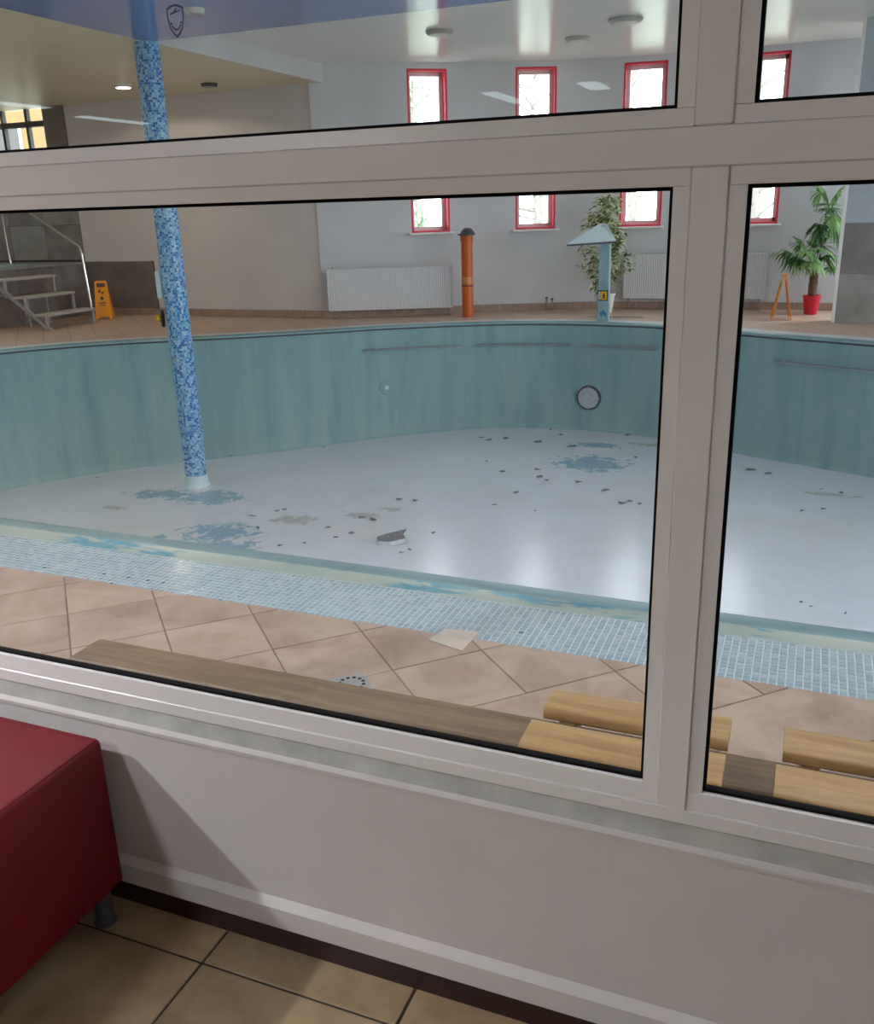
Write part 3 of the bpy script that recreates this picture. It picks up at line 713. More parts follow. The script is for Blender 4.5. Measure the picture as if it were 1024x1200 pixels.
sm.build('seam', 'red', sofa)
for x in (-.76, .765):
    for y in (-.38, .355):
        lg = MB(); lg.lathe((x, y), [(.024, 0), (.026, .006), (.02, .02), (.02, .097), (.03, .1005)], 16); lg.build('leg', 'cap', sofa, True)  # metal legs in dark grey, their shade put into the colour
# ---------------- wooden plank bench and slatted stools behind the glass
pk = empty('plank_bench', (-1.0, .50, 0)); tag(pk, 'long weathered brown plank bench close behind the glass', 'bench')
zp = .34
# plan of plank from the photo at that height
def at(u, v, z=None, y=None):
    d = rt2*(u-512)+dn2*(v-600)+fw*F_PX
    t = (z-CAM.z)/d.z if z is not None else (y-CAM.y)/d.y
    return CAM+d*t
y_far = .5; y_near = .5
pA = at(120, 748, z=zp); pB = at(75, 770, z=zp)
y_far, y_near, x_l = pA.y, pB.y, (pA.x+pB.x)/2
b = MB(); b.cbox((x_l+1.0, y_near-.5, zp-.032), (1.6, y_far-.5, zp), .006); b.build('plank', 'wood_dark', pk)
for x in (-.55, .15, .92, 1.45):
    t = MB(); t.cbox((x-.02, y_near-.5+.015, .02), (x+.02, y_far-.5-.015, zp-.032), .004); t.cbox((x-.035, y_near-.5-.01, 0), (x+.035, y_far-.5+.01, .022), .004); t.build('support', 'wood_dark', pk)
def stool(x0, x1, label):
    zt = .43; r = empty('slatted_stool', ((x0+x1)/2, .38, 0)); tag(r, label, 'stool', 'slatted stools behind the glass'); h = (x1-x0)/2
    for k_, (ya, yb) in enumerate(((.490, .600), (.316, .440), (.175, .285))):
        sl = MB(); prof = []; rr = .012; th = .034
        for cx, cz, a0 in ((yb-rr, zt-rr, 0), (ya+rr, zt-rr, 90), (ya+rr, zt-th+rr, 180), (yb-rr, zt-th+rr, 270)):
            for i in range(4): t = R(a0+30*i); prof.append((cx+rr*math.cos(t)-.38, cz+rr*math.sin(t)))
        dx = (.012, 0, 0)[k_]
        sl.loft([[(x, p[0], p[1]) for p in prof] for x in (-h+dx, h-.004)]); sl.build('slat', 'wood_light', r, True)
    for s_ in (-1, 1):
        t = MB(); t.cbox((s_*(h-.07)-.022, -.20, zt-.074), (s_*(h-.07)+.022, .205, zt-.0345), .004); t.build('batten', 'wood_light', r)
        for y in (-.17, -.03):
            MB().cbox((s_*(h-.07)-.022, y-.02, 0), (s_*(h-.07)+.022, y+.02, zt-.0745), .004).build('leg', 'wood_light', r)
stool(-.525, -.080, 'light wood slatted stool over the plank, standing behind the white mullion')
stool(.020, .470, 'light wood slatted stool with a gap between boards, standing beside another stool')
# ---------------- floor drain and cover tile on the deck
dr = empty('floor_drain', (-1.385, 1.125, 0), R(45)); tag(dr, 'square steel floor drain with a ring of dark holes in the deck', 'drain')
MB().cbox((-.062, -.062, -.004), (.062, .062, .004), .002).build('plate', 'drain', dr)
for i in range(12):
    a = 2*math.pi*i/12; h = MB(); h.cyl((.043*math.cos(a), .043*math.sin(a)), .0075, .003, .0046, 8); h.build('hole', 'dark', dr)
c0 = at(531, 748, z=.003); poly = [at(u, v, z=.004) for u, v in ((502, 750), (541, 763), (561, 741), (523, 737))]
cvr = MB(); cvr.prism([(p.x-c0.x, p.y-c0.y) for p in poly], -.001, .006); o = cvr.build('cover_tile', 'cover_tile'); o.location = (c0.x, c0.y, 0)
tag(o, 'pale square cover tile set at the edge of the mosaic strip', 'tile')

# ---------------- mosaic column
cx, cy = -7.10, 7.77; cz0 = zfloor(cx); colr = empty('mosaic_column', (cx, cy, cz0)); tag(colr, 'round blue mosaic column standing in the empty pool', 'column')
Hc = 3.43-cz0; rc = .138
MB().lathe((0, 0), [(rc-.004, 0.0), (rc-.004, Hc)], 40).build('shaft', 'col_core', colr, True)
MB().lathe((0, 0), [(rc+.03, 0), (rc+.016, .02), (rc+.008, .06), (rc+.006, .15), (rc-.002, .155)], 40).build('base_collar', 'paleblue', colr, True)
nt = 34; mz = 2*math.pi*rc/nt; mb = MB()
for i in range(int((Hc-.16)/mz)):
    z = .158+i*mz
    for j in range(nt):
        wz = cz0+z
        if abs(wz+.075) < .035 and 20 < j < 28 and random.random() < .75: continue
        if random.random() < .002: continue
        a0 = 2*math.pi*(j+.06)/nt; a1 = 2*math.pi*(j+.94)/nt; r0, r1 = rc-.005, rc+random.uniform(-.0004, .0006)
        P8 = [(r*math.cos(a), r*math.sin(a), zz) for r in (r0, r1) for a, zz in ((a0, z+mz*.06), (a1, z+mz*.06), (a1, z+mz*.94), (a0, z+mz*.94))]
        q = random.random(); tint = random.choice((.0, .1, .22, .3)) if q < .36 else random.uniform(.45, 1.0)
        mb.add(P8, [(4, 5, 6, 7), (0, 1, 5, 4), (1, 2, 6, 5), (2, 3, 7, 6), (3, 0, 4, 7)], tint)
tag(mb.build('mosaic_skin', 'col_mosaic', colr), kind='stuff')
ca = MB(); pts = [((rc-.001)*math.cos(R(a)), (rc-.001)*math.sin(R(a)), z-cz0) for a, z in ((236, -.11), (296, -.10), (300, -.05), (266, -.04), (238, -.055))]
ca.add(pts, [tuple(range(5))]); ca.build('bare_patch', 'patch_beige', colr)
hk = empty('rope_holder', (cx-rc*.75, cy-rc*.62-.03, .44)); tag(hk, 'yellow and black rope holder clamped on the mosaic column', 'holder')
h = MB(); h.loft([[(-.03+yy, .055*math.cos(2*math.pi*i/20)*.4-.02, .10*math.sin(2*math.pi*i/20)) for i in range(20)] for yy in (0, .03)]); h.build('disc', 'black', hk, True)
y_ = MB(); y_.cbox((-.115, -.035, -.012), (-.03, -.012, .012), .004); y_.cbox((-.085, -.04, -.045), (-.06, -.008, .045), .004); y_.cbox((-.12, -.035, .01), (-.105, -.012, .04), .003); y_.build('bracket', 'yellow', hk)
bx_ = MB(); bx_.cbox((-.045, -.035, -.16), (.03, .035, .16), .01); bo = bx_.build('sensor_box', 'paleblue'); bo.location = (cx-rc-.015, cy-.06, .83); tag(bo, 'pale blue box fixed on the side of the mosaic column', 'box')

# ---------------- pool fittings
def pool_near(x, y):
    return min(range(NP), key=lambda i: (POOL[i].x-x)**2+(POOL[i].y-y)**2)
def wall_rail(xa, xb, z, label):
    idx = [i for i in range(NP) if xa <= POOL[i].x <= xb and POOL[i].y > 6]
    if POOL[idx[0]].x > POOL[idx[-1]].x: idx = idx[::-1]
    pts = [POOL[i]-NRM[i]*.06 for i in idx]; c = pts[len(pts)//2]
    r = empty('pool_handrail', (c.x, c.y, z)); tag(r, label, 'handrail', 'handrails on the pool wall')
    MB().tube([(p.x-c.x, p.y-c.y, 0) for p in pts], .014, 8).build('bar', 'steel', r, True)
    for t in (.12, .5, .88):
        i = idx[int(t*(len(idx)-1))]; p = POOL[i]-NRM[i]*.06; q = POOL[i]+NRM[i]*.004
        k_ = MB(); k_.tube([(p.x-c.x, p.y-c.y, 0), (q.x-c.x, q.y-c.y, 0)], .011, 6); k_.tube([(q.x-NRM[i].x*.016-c.x, q.y-NRM[i].y*.016-c.y, 0), (q.x-c.x, q.y-c.y, 0)], .03, 10); k_.build('bracket', 'steel', r)
wall_rail(-5.98, -4.62, -.30, 'slim steel rail on the teal pool wall below the radiator')
wall_rail(-4.52, -3.12, -.30, 'slim steel rail on the teal pool wall below the bare white wall')
wall_rail(-3.02, -1.85, -.30, 'slim steel rail on the teal pool wall below the blue cascade post')
wall_rail(-.38, 1.0, -.30, 'slim steel rail on the teal pool wall below the dark tiled pier')
# underwater lamp on the wall, centred on the pixel (690,466)
i = pool_near(-2.85, 11.5); p = POOL[i]; n2 = NRM[i]
zl = at(690, 466, y=p.y).z; xl = at(690, 466, y=p.y).x
ul = empty('underwater_lamp', (xl, p.y, zl), math.atan2(n2.y, n2.x)+math.pi/2); tag(ul, 'round underwater lamp with dark rim set in the teal pool wall', 'lamp')
def disc(r0, r1, ya, yb, n=32):
    mb = MB(); rg = lambda r, y: [(r*math.cos(2*math.pi*j/n), y, r*math.sin(2*math.pi*j/n)) for j in range(n)]
    return mb.loft([rg(r0, ya), rg(r1, yb)])
# local -y... outward normal maps to -y; pool interior is +y
disc(.182, .175, -.005, .035).build('rim', 'cap', ul, True); disc(.158, .15, .02, .043).build('lens', 'lens', ul, True)
sc_ = MB()
for j in range(8):
    a = 2*math.pi*j/8; sc_.box((.166*math.cos(a)-.006, .034, .166*math.sin(a)-.006), (.166*math.cos(a)+.006, .039, .166*math.sin(a)+.006))
tag(sc_.build('screws', 'steel', ul), kind='stuff')
# second capped outlet on the left wall of the bay
i = pool_near(-5.75, 10.57); o = empty('wall_inlet', (POOL[i].x, POOL[i].y, at(452, 454, y=POOL[i].y).z), math.atan2(NRM[i].y, NRM[i].x)+math.pi/2); tag(o, 'small round pale inlet cover on the teal pool wall', 'inlet')
disc(.11, .10, -.004, .012).build('cover', 'pool_wall', o, True); disc(.035, .03, .01, .018).build('nozzle', 'paleblue', o, True)

# ---------------- paint flakes on the floor
def shard(u, v, size, ang, light=False, curl=.0, label=None, name='paint_flake', asp=.45):
    z = -1.55
    for _ in range(3): p = at(u, v, z=z); z = zfloor(p.x)
    rnd = random.Random(int(u*7+v*13)); n = rnd.choice((5, 6, 7)); pts = []
    for j in range(n):
        a = 2*math.pi*(j+rnd.uniform(-.25, .25))/n; rr = size*.5*rnd.uniform(.7, 1.15); pts.append((rr*math.cos(a), asp*rr*math.sin(a)))
    zz = lambda x, y: .008+curl*max(0, x*.6+y)+.25*curl*rnd.random()
    top = [(x, y, zz(x, y)) for x, y in pts]; mb = MB(); mb.loft([top, [(x, y, z_+.006) for x, y, z_ in top]])
    o = mb.build(name, 'flake_light' if light else 'flake_dark'); o.location = (p.x, p.y, z-.001); o.rotation_euler.z = ang; return o
FLM = (((-7.1, 7.6), 'small dark paint flake on the pool floor near the column base'), ((-3.7, 6.3), 'small dark paint flake on the pool floor near the broken render slab'), ((-5.3, 6.2), 'small dark paint flake beside the blue bare patches near the lip'),
       ((-3.9, 10.6), 'small dark paint flake by the foot of the teal wall left of the round lamp'.replace(' left of the', ' beside the')), ((-2.4, 9.9), 'small dark paint flake around the blue bare patch below the round lamp'), ((-2.2, 7.6), 'small dark paint flake on the open glossy part of the pool floor'), ((.2, 9.2), 'small dark paint flake on the pool floor below the tiled pier'), ((.0, 4.0), 'tiny dark paint flake on the glossy floor close to the near lip'))
flakes = [(565, 514, .2), (573, 517, .22), (593, 515, .24), (630, 519, .25), (657, 511, .14), (670, 524, .3), (645, 505, .1), (735, 511, .2), (588, 554, .16), (630, 551, .16), (632, 560, .18), (640, 564, .15), (605, 578, .15), (579, 593, .14), (678, 566, .15), (709, 576, .2), (738, 589, .18), (749, 592, .12), (729, 591, .2), (745, 537, .12), (570, 542, .08), (627, 600, .06), (508, 626, .1), (325, 600, .12), (333, 599, .12), (384, 620, .16), (411, 626, .18), (393, 631, .12), (356, 638, .12), (328, 641, .14), (295, 606, .2), (270, 535, .2), (264, 533, .14), (282, 527, .1), (115, 561, .1), (138, 598, .08), (380, 525, .12), (470, 649, .12), (480, 646, .1), (437, 610, .22), (425, 607, .18), (467, 587, .18), (486, 588, .14), (302, 620, .1), (940, 600, .12), (965, 598, .12), (880, 552, .3), (900, 556, .2), (962, 575, .1), (985, 579, .1), (950, 713, .08), (938, 708, .06), (990, 721, .06)]
for u, v, s_ in flakes:
    o = shard(u, v, s_*.5, random.uniform(-.6, .6)+.35, curl=.07); lb = min(FLM, key=lambda m_: (m_[0][0]-o.location.x)**2+(m_[0][1]-o.location.y)**2)[1]; tag(o, lb, 'paint flake', lb.replace('small dark ', '').replace('tiny dark ', '').replace('flake', 'flakes', 1))
big = empty('render_slab', at(460, 635, z=zfloor(-3.7)), R(22)); tag(big, 'large grey broken slab of render tilted on the white pool floor', 'slab'); big.location.z = zfloor(big.location.x)
ol = [(-.135, -.075), (-.02, -.10), (.13, -.06), (.105, .03), (.135, .105), (.08, .085), (-.06, .045), (-.15, .0)]
zf = lambda x, y: .03+.22*(y+.10)+.05*x
t = MB(); t.loft([[(x, y, zf(x, y)) for x, y in ol], [(x, y, zf(x, y)+.016) for x, y in ol]]); t.build('slab_body', 'slab', big)
t = MB(); fe = [(-.137, -.077), (-.02, -.104), (.133, -.063)]
t.loft([[(x, y-.006, max(.0, zf(x, y)-.028)), (x, y+.012, max(.0, zf(x, y)-.028)), (x, y+.012, zf(x, y)+.010), (x, y-.006, zf(x, y)+.010)] for x, y in fe]); t.build('white_paint_edge', 'flake_light', big)
# ---------------- steps, tub
st = empty('pool_steps', (-11.2, 9.97, 0)); tag(st, 'grey metal steps with three ribbed treads leading to the tub', 'steps')
for k_, (xf, z) in enumerate(((-10.83, .235), (-11.20, .495), (-11.56, .76))):
    tr = MB(); tr.cbox((xf+11.2-.30, -.53, z-.035), (xf+11.2, .53, z), .005); t = tr.build('tread', 'tread', st)
    rb = MB()
    for j in range(26): rb.box((xf+11.2-.001, -.52+j*.04, z-.03), (xf+11.2+.004, -.505+j*.04, z-.003))
    tag(rb.build('nosing_ribs', 'galv', t), kind='stuff')
    for y in (-.50, .50):
        lgm = MB(); z0 = 0 if k_ == 0 else (.235, .495)[k_-1]-.02
        lgm.cbox((xf+11.2-.065, y-.02, z0), (xf+11.2-.02, y+.02, z-.035), .004); lgm.build('upright', 'galv', st)
for y in (-.50,):
    s_ = MB(); s_.loft([[(xx, y+dy, zz) for xx, zz in ((.33, 0), (.42, 0), (-.60, .72), (-.69, .72))] for dy in (-.022, .022)]); s_.build('stringer', 'galv', st)
for y in (-.2, .2): MB().cbox((-.33, y-.015, .0), (-.30, y+.015, .46), .003).build('rear_leg', 'galv', st)
hr = MB(); hr.tube([(.26, .56, 0), (.26, .56, .35), (.22, .56, 1.08), (.21, .56, 1.15), (.18, .56, 1.20), (-.72, .56, 1.72), (-1.25, .56, 2.02)], .02, 8); hr.build('handrail', 'chrome', st, True)
tub = empty('raised_tub', (-13.6, 10.6, 0)); tag(tub, 'raised hot tub block clad in dark tiles behind the metal steps', 'tub')
X0, X1, Y0, Y1, ZT = -2.3, 1.645, -3.6, 1.04, .90
tb = MB(); tb.box((X0, Y0, 0), (X1-.02, Y1, ZT-.04)); tb.build('tub_core', 'dark_grout', tub)
for i in range(6):
    y0 = Y0+i*.77
    for z0, z1 in ((.0, .46), (.463, .855)): MB().cbox((X1-.02, y0+.003, z0), (X1, min(y0+.767, Y1), z1), .003).build('cladding_tile', 'brown_tile' if (i+int(z1*2)) % 2 else 'dark_tile', tub)
rim = MB(); a, b = .34, .34
rim.cbox((X0, Y0, ZT-.04), (X1+.02, Y0+a, ZT), .004); rim.cbox((X0, Y1-a, ZT-.04), (X1+.02, Y1, ZT), .004); rim.cbox((X1-b, Y0+a, ZT-.04), (X1+.02, Y1-a, ZT), .004); rim.cbox((X0, Y0+a, ZT-.04), (X0+b, Y1-a, ZT), .004)
rim.build('rim', 'mid_tile', tub)
MB().box((X0+b, Y0+a, ZT-.035), (X1-b, Y1-a, ZT-.012)).build('blue_cover', 'postblue', tub)
th = empty('tub_handrail', (-13.1, 11.1, .90)); tag(th, 'thin polished grab rail standing on the tub rim', 'rail')
MB().tube([(-.02, .0, .0), (-.02, 0, .9), (-.05, 0, 1.0), (-.4, 0, 1.1)], .018, 8).build('tube', 'chrome', th, True); MB().lathe((-.02, 0), [(.05, 0), (.05, .01), (.03, .02)], 16).build('flange', 'chrome', th)

# ---------------- caution signs
def caution(loc, rz, label, spread=.34):
    r = empty('caution_sign', loc, rz); tag(r, label, 'sign', 'folding caution signs')
    H = .615
    for s_ in (-1, 1):
        pnl = empty('panel_half', (0, 0, 0)); COL.objects.unlink(pnl); bpy.data.objects.remove(pnl)
        def P3(x, t, d):            # x across, t up along panel 0..1, d thickness
            y = s_*(spread/2*(1-t)+.008+d); return (x, y, t*H)
        w0, w1 = .135, .095
        sh = MB()
        def slab(poly, d0=0, d1=.010): sh.loft([[P3(x, t, d) for x, t in poly] for d in (d0, d1)])
        wx = lambda t: w0+(w1-w0)*t
        slab([(-wx(.06), .06), (wx(.06), .06), (wx(.84), .84), (-wx(.84), .84)])
        slab([(-wx(0)-.005, 0), (-wx(0)+.04, 0), (-wx(.06)+.045, .06), (-wx(.06), .06)]); slab([(wx(0)-.04, 0), (wx(0)+.005, 0), (wx(.06), .06), (wx(.06)-.045, .06)])
        slab([(-wx(.84), .84), (-wx(.84)+.03, .84), (-wx(.95)+.03, .95), (-wx(.95), .95)]); slab([(wx(.84)-.03, .84), (wx(.84), .84), (wx(.95), .95), (wx(.95)-.03, .95)])
        slab([(-wx(.95), .95), (wx(.95), .95), (wx(1)-.008, 1), (-wx(1)+.008, 1)])
        pb = sh.build('panel', 'sign', r)
        pr_ = MB()
        def mark(poly): pr_.loft([[P3(x, t, d) for x, t in poly] for d in (.010, .0115)])
        mark([(-.05, .70), (-.02, .72), (.01, .66), (.05, .72), (.06, .75), (.01, .70), (-.02, .76), (-.05, .75)]); mark([(-.035, .79), (-.01, .80), (-.01, .765), (-.035, .76)])
        mark([(-.012, .60), (.012, .60), (.03, .52), (-.03, .52)]); mark([(-.06, .42), (.06, .42), (.06, .445), (-.06, .445)]); mark([(-.04, .36), (.04, .36), (.04, .38), (-.04, .38)])
        pr_.build('print', 'sign_dark', pb)
    MB().cbox((-.085, -.018, H-.012), (.085, .018, H+.004), .004).build('hinge', 'sign', r)
caution((-11.1, 11.0, 0), R(33), 'orange folding caution sign beside the metal steps, showing its printed front', .26)
caution((-.40, 12.45, 0), R(99), 'orange folding caution sign beside the red palm pot, seen edge on', .22)

# ---------------- radiators
def radiator(a, b, z0, z1, label, feet=True):
    A, B = Vector(a), Vector(b); L = (B-A).length; r = empty('radiator', (A.x, A.y, 0), math.atan2(B.y-A.y, B.x-A.x)); tag(r, label, 'radiator', 'white panel radiators')
    # local: x along, -y to the room
    f = MB(); n = int(L/.033); top = []
    ring0 = []; 
    for i in range(n+1):
        x = L*i/n; 
        ring0 += [(x, 0.0)] if i in (0, n) else [(x-.010, -.0), (x-.006, .005), (x+.006, .005), (x+.010, 0)]
    ring = ring0+[(L, .018), (0, .018)]
    f.loft([[(x, y, z) for x, y in ring] for z in (z0+.012, z1-.014)]); f.build('front_panel', 'rad', r)
    s_ = MB()
    s_.cbox((-.006, -.004, z0), (.0, .10, z1), .003); s_.cbox((L, -.004, z0), (L+.006, .10, z1), .003); s_.cbox((0, -.004, z1-.016), (L, .10, z1), .003); s_.build('casing', 'rad', r)
    MB().box((.01, .02, z0+.02), (L-.01, .09, z1-.03)).build('core', 'radback', r)
    MB().cbox((0, -.003, z0), (L, .03, z0+.014), .003).build('bottom_edge', 'rad', r)
    for x in ((.06, L-.08) if feet else (.06, L-.08)):
        q = MB(); q.cbox((x, .03, 0), (x+.025, .055, z0+.02), .003); q.cbox((x-.02, .02, 0), (x+.045, .065, .008), .002); q.build('foot', 'rust', r)
    v = MB(); v.tube([(L*.5, .05, z0+.02), (L*.5, .05, 0.0)], .009, 8); v.tube([(.09, .05, z1-.01), (.09, .05, z1+.03)], .012, 8); v.build('valve', 'rust', r)
radiator((-7.07, 11.50), (-5.27, 12.27), .12, .755, 'white ribbed panel radiator beside the upright orange pipe')
radiator((-2.81, 13.45), (-.70, 13.52), .17, .84, 'white ribbed panel radiator between the ficus and the palm')

# ---------------- orange pipe
pi = empty('vent_pipe', (-4.97, 12.13, 0)); tag(pi, 'upright orange plastic pipe with a dark grey conical cap', 'pipe')
MB().lathe((0, 0), [(.088, 0), (.088, .50), (.088, 1.12), (.097, 1.125), (.099, 1.14), (.096, 1.16), (.1, 1.175), (.097, 1.24)], 28).build('tube', 'orange', pi, True)
MB().lathe((0, 0), [(.08, 1.22), (.132, 1.215), (.135, 1.235), (.075, 1.31), (.06, 1.318), (.0, 1.32)], 28).build('cap', 'cap', pi, True)
MB().lathe((0, 0), [(.0885, .46), (.0892, .463), (.0892, .475), (.0885, .478)], 28).build('print_line', 'sign_dark', pi, True)
MB().lathe((0, 0), [(.0885, .50), (.0892, .503), (.0892, .60), (.0885, .603)], 28).build('label_band', 'orange_band', pi, True)

# ---------------- cascade post
cp = empty('cascade_post', (-2.80, 11.92, 0)); tag(cp, 'pale blue pool cascade post with a fan-shaped spout', 'post')
ps = MB(); ps.loft([[(-.083, -.05, 0), (.083, -.05, 0), (.083, .06, 0), (-.083, .06, 0)], [(-.075, -.045, .5), (.075, -.045, .5), (.075, .055, .5), (-.075, .055, .5)], [(-.072, -.04, 1.10), (.072, -.04, 1.10), (.072, .05, 1.10), (-.072, .05, 1.10)]]); ps.build('shaft', 'postblue', cp)
# fan: narrow at the top of the post, wide and lower towards the pool
F0 = at(703, 262, y=11.98)-Vector((-2.80, 11.92, 0)); F1 = at(711, 262, y=11.98)-Vector((-2.80, 11.92, 0)); F2 = at(722, 282, y=11.70)-Vector((-2.80, 11.92, 0)); F3 = at(664, 286, y=11.42)-Vector((-2.80, 11.92, 0))
th_ = Vector((0, 0, -.022)); fan = MB(); fan.loft([[tuple(v+th_) for v in (F0, F3, F2, F1)], [tuple(v) for v in (F0, F3, F2, F1)]]); fan.build('fan_spout', 'paleblue', cp)
ed = MB(); e1, e2 = F3+th_, F2+th_; ed.tube([tuple(e1+Vector((0, -.004, .004))), tuple(e2+Vector((0, -.004, .004)))], .013, 6); ed.build('spout_edge', 'cap', cp)  # dark tube along the lower front edge of the fan
nk = MB(); nk.loft([[(-.06, -.035, 1.06), (.06, -.035, 1.06), (.06, .05, 1.06), (-.06, .05, 1.06)], [(F0.x+.01, F0.y-.05, F0.z-.03), (F1.x-.01, F1.y-.05, F1.z-.03), (F1.x-.01, F1.y-.004, F1.z-.02), (F0.x+.01, F0.y-.004, F0.z-.02)]]); nk.build('neck', 'postblue', cp)
sg = MB(); sg.cbox((-.076, -.056, .285), (.066, -.046, .43), .003); sgo = sg.build('notice_plate', 'black', cp); 
t = MB(); t.box((-.033, -.059, .30), (.053, -.0555, .415)); t.build('yellow_field', 'yellow', sgo)
t = MB(); t.box((-.068, -.059, .30), (-.038, -.0555, .415)); t.build('grey_field', 'lamp_grey', sgo)
t = MB(); n = 14; t.loft([[(.010+.016*math.cos(2*math.pi*i/n), y, .362+.034*math.sin(2*math.pi*i/n)) for i in range(n)] for y in (-.0605, -.0588)]); t.box((-.012, -.0605, .318), (.032, -.0588, .33)); t.build('pictogram', 'black', sgo)
for k_ in range(3):
    t = MB(); a = (-.035+.03*k_, .07+.03*(k_ % 2)); t.add([(a[0], -.0505, a[1]), (a[0]+.022, -.0505, a[1]-.02), (a[0]+.03, -.0505, a[1]+.03), (a[0]+.008, -.0505, a[1]+.06), (a[0]-.012, -.0505, a[1]+.03)], [(0, 1, 2, 3, 4)]); t.build('cobalt_chip', 'postblue2', cp)
gr = empty('floor_grate', (-2.70, 12.35, 0)); tag(gr, 'long dark slotted drain grate in the deck behind the cascade post', 'grate')
MB().cbox((-.42, -.06, -.003), (.42, .06, .004), .002).build('frame', 'lamp_grey', gr)
for j in range(16): MB().box((-.40+j*.05, -.05, .003), (-.37+j*.05, .05, .0052)).build('slot', 'dark', gr)
for k_, (x, hgt) in enumerate(((-3.99, .21), (-3.90, .19))):
    r = empty('pipe_stub', (x, 13.16, 0)); tag(r, ('short capped pipe stub rising from the deck by the white wall', 'shorter capped pipe stub rising from the deck beside its twin')[k_], 'pipe stub', 'pipe stubs by the rear wall')
    MB().lathe((0, 0), [(.014, 0), (.014, hgt)], 10).build('tube', 'rust', r, True); MB().lathe((0, 0), [(.03, 0), (.03, .008), (.016, .012)], 12).build('flange', 'rust', r, True); MB().lathe((0, 0), [(.02, hgt-.03), (.02, hgt), (.01, hgt+.006)], 10).build('cap', 'cap', r, True)

# ---------------- plants
def leaf_quad(mb, p, d, n, ln, wd, tint, fold=.15):
    d = d.normalized(); s_ = d.cross(n).normalized(); n = s_.cross(d).normalized()
    a = p; b1 = p+d*ln*.35+s_*wd*.5+n*ln*.04; b2 = p+d*ln*.35-s_*wd*.5+n*ln*.04; c1 = p+d*ln*.7+s_*wd*.38; c2 = p+d*ln*.7-s_*wd*.38; e = p+d*ln-n*ln*fold; m1 = p+d*ln*.35-n*wd*.12; m2 = p+d*ln*.7-n*wd*.1
    mb.add([a, b1, c1, e, c2, b2, m1, m2], [(0, 1, 6), (0, 6, 5), (1, 2, 7, 6), (6, 7, 4, 5), (2, 3, 7), (7, 3, 4)], tint)
rnd = random.Random(5)
fi = empty('potted_ficus', (-2.99, 12.9, 0)); tag(fi, 'bushy variegated ficus in a white pot behind the cascade post', 'plant')
MB().lathe((0, 0), [(.10, 0), (.11, .01), (.15, .27), (.16, .275), (.16, .30), (.145, .30), (.14, .27)], 24).build('pot', 'whitepot', fi, True); MB().cyl((0, 0), .135, .26, .275, 20).build('soil', 'soil', fi)
tk = MB(); tk.tube([(0, 0, .26), (.01, .01, .6), (-.02, 0, 1.0), (.0, 0, 1.7)], .018, 8, r1=.006); tk.build('trunk', 'bark', fi, True)
fm = MB(); bt = MB()
for k_ in range(60):
    z = .45+1.3*(k_/60)**.95; a = rnd.uniform(0, 6.283); rad = (.38 if z < 1.1 else .30)*rnd.uniform(.55, 1.0)*(1 if z > .55 else .75)
    if z > 1.55: rad *= .6
    p0 = Vector((0, 0, z-.12)); p1 = Vector((rad*math.cos(a), rad*math.sin(a), z+rnd.uniform(-.08, .05))); bt.tube([p0, p0.lerp(p1, .5)+Vector((0, 0, .04)), p1], .005, 4, r1=.002)
    for j in range(24):
        q = p0.lerp(p1, rnd.uniform(.35, 1.08))+Vector((rnd.gauss(0, .035), rnd.gauss(0, .035), rnd.gauss(0, .035)))
        d = Vector((math.cos(a)+rnd.gauss(0, .7), math.sin(a)+rnd.gauss(0, .7), rnd.uniform(-1.0, .2)))
        leaf_quad(fm, q, d, Vector((rnd.gauss(0, .4), rnd.gauss(0, .4), 1)), rnd.uniform(.075, .115), rnd.uniform(.032, .046), rnd.choice((0, .15, .3, .5, .8, 1, 1)))
bt.build('branches', 'stem', fi); tag(fm.build('foliage', 'ficus', fi), kind='stuff')

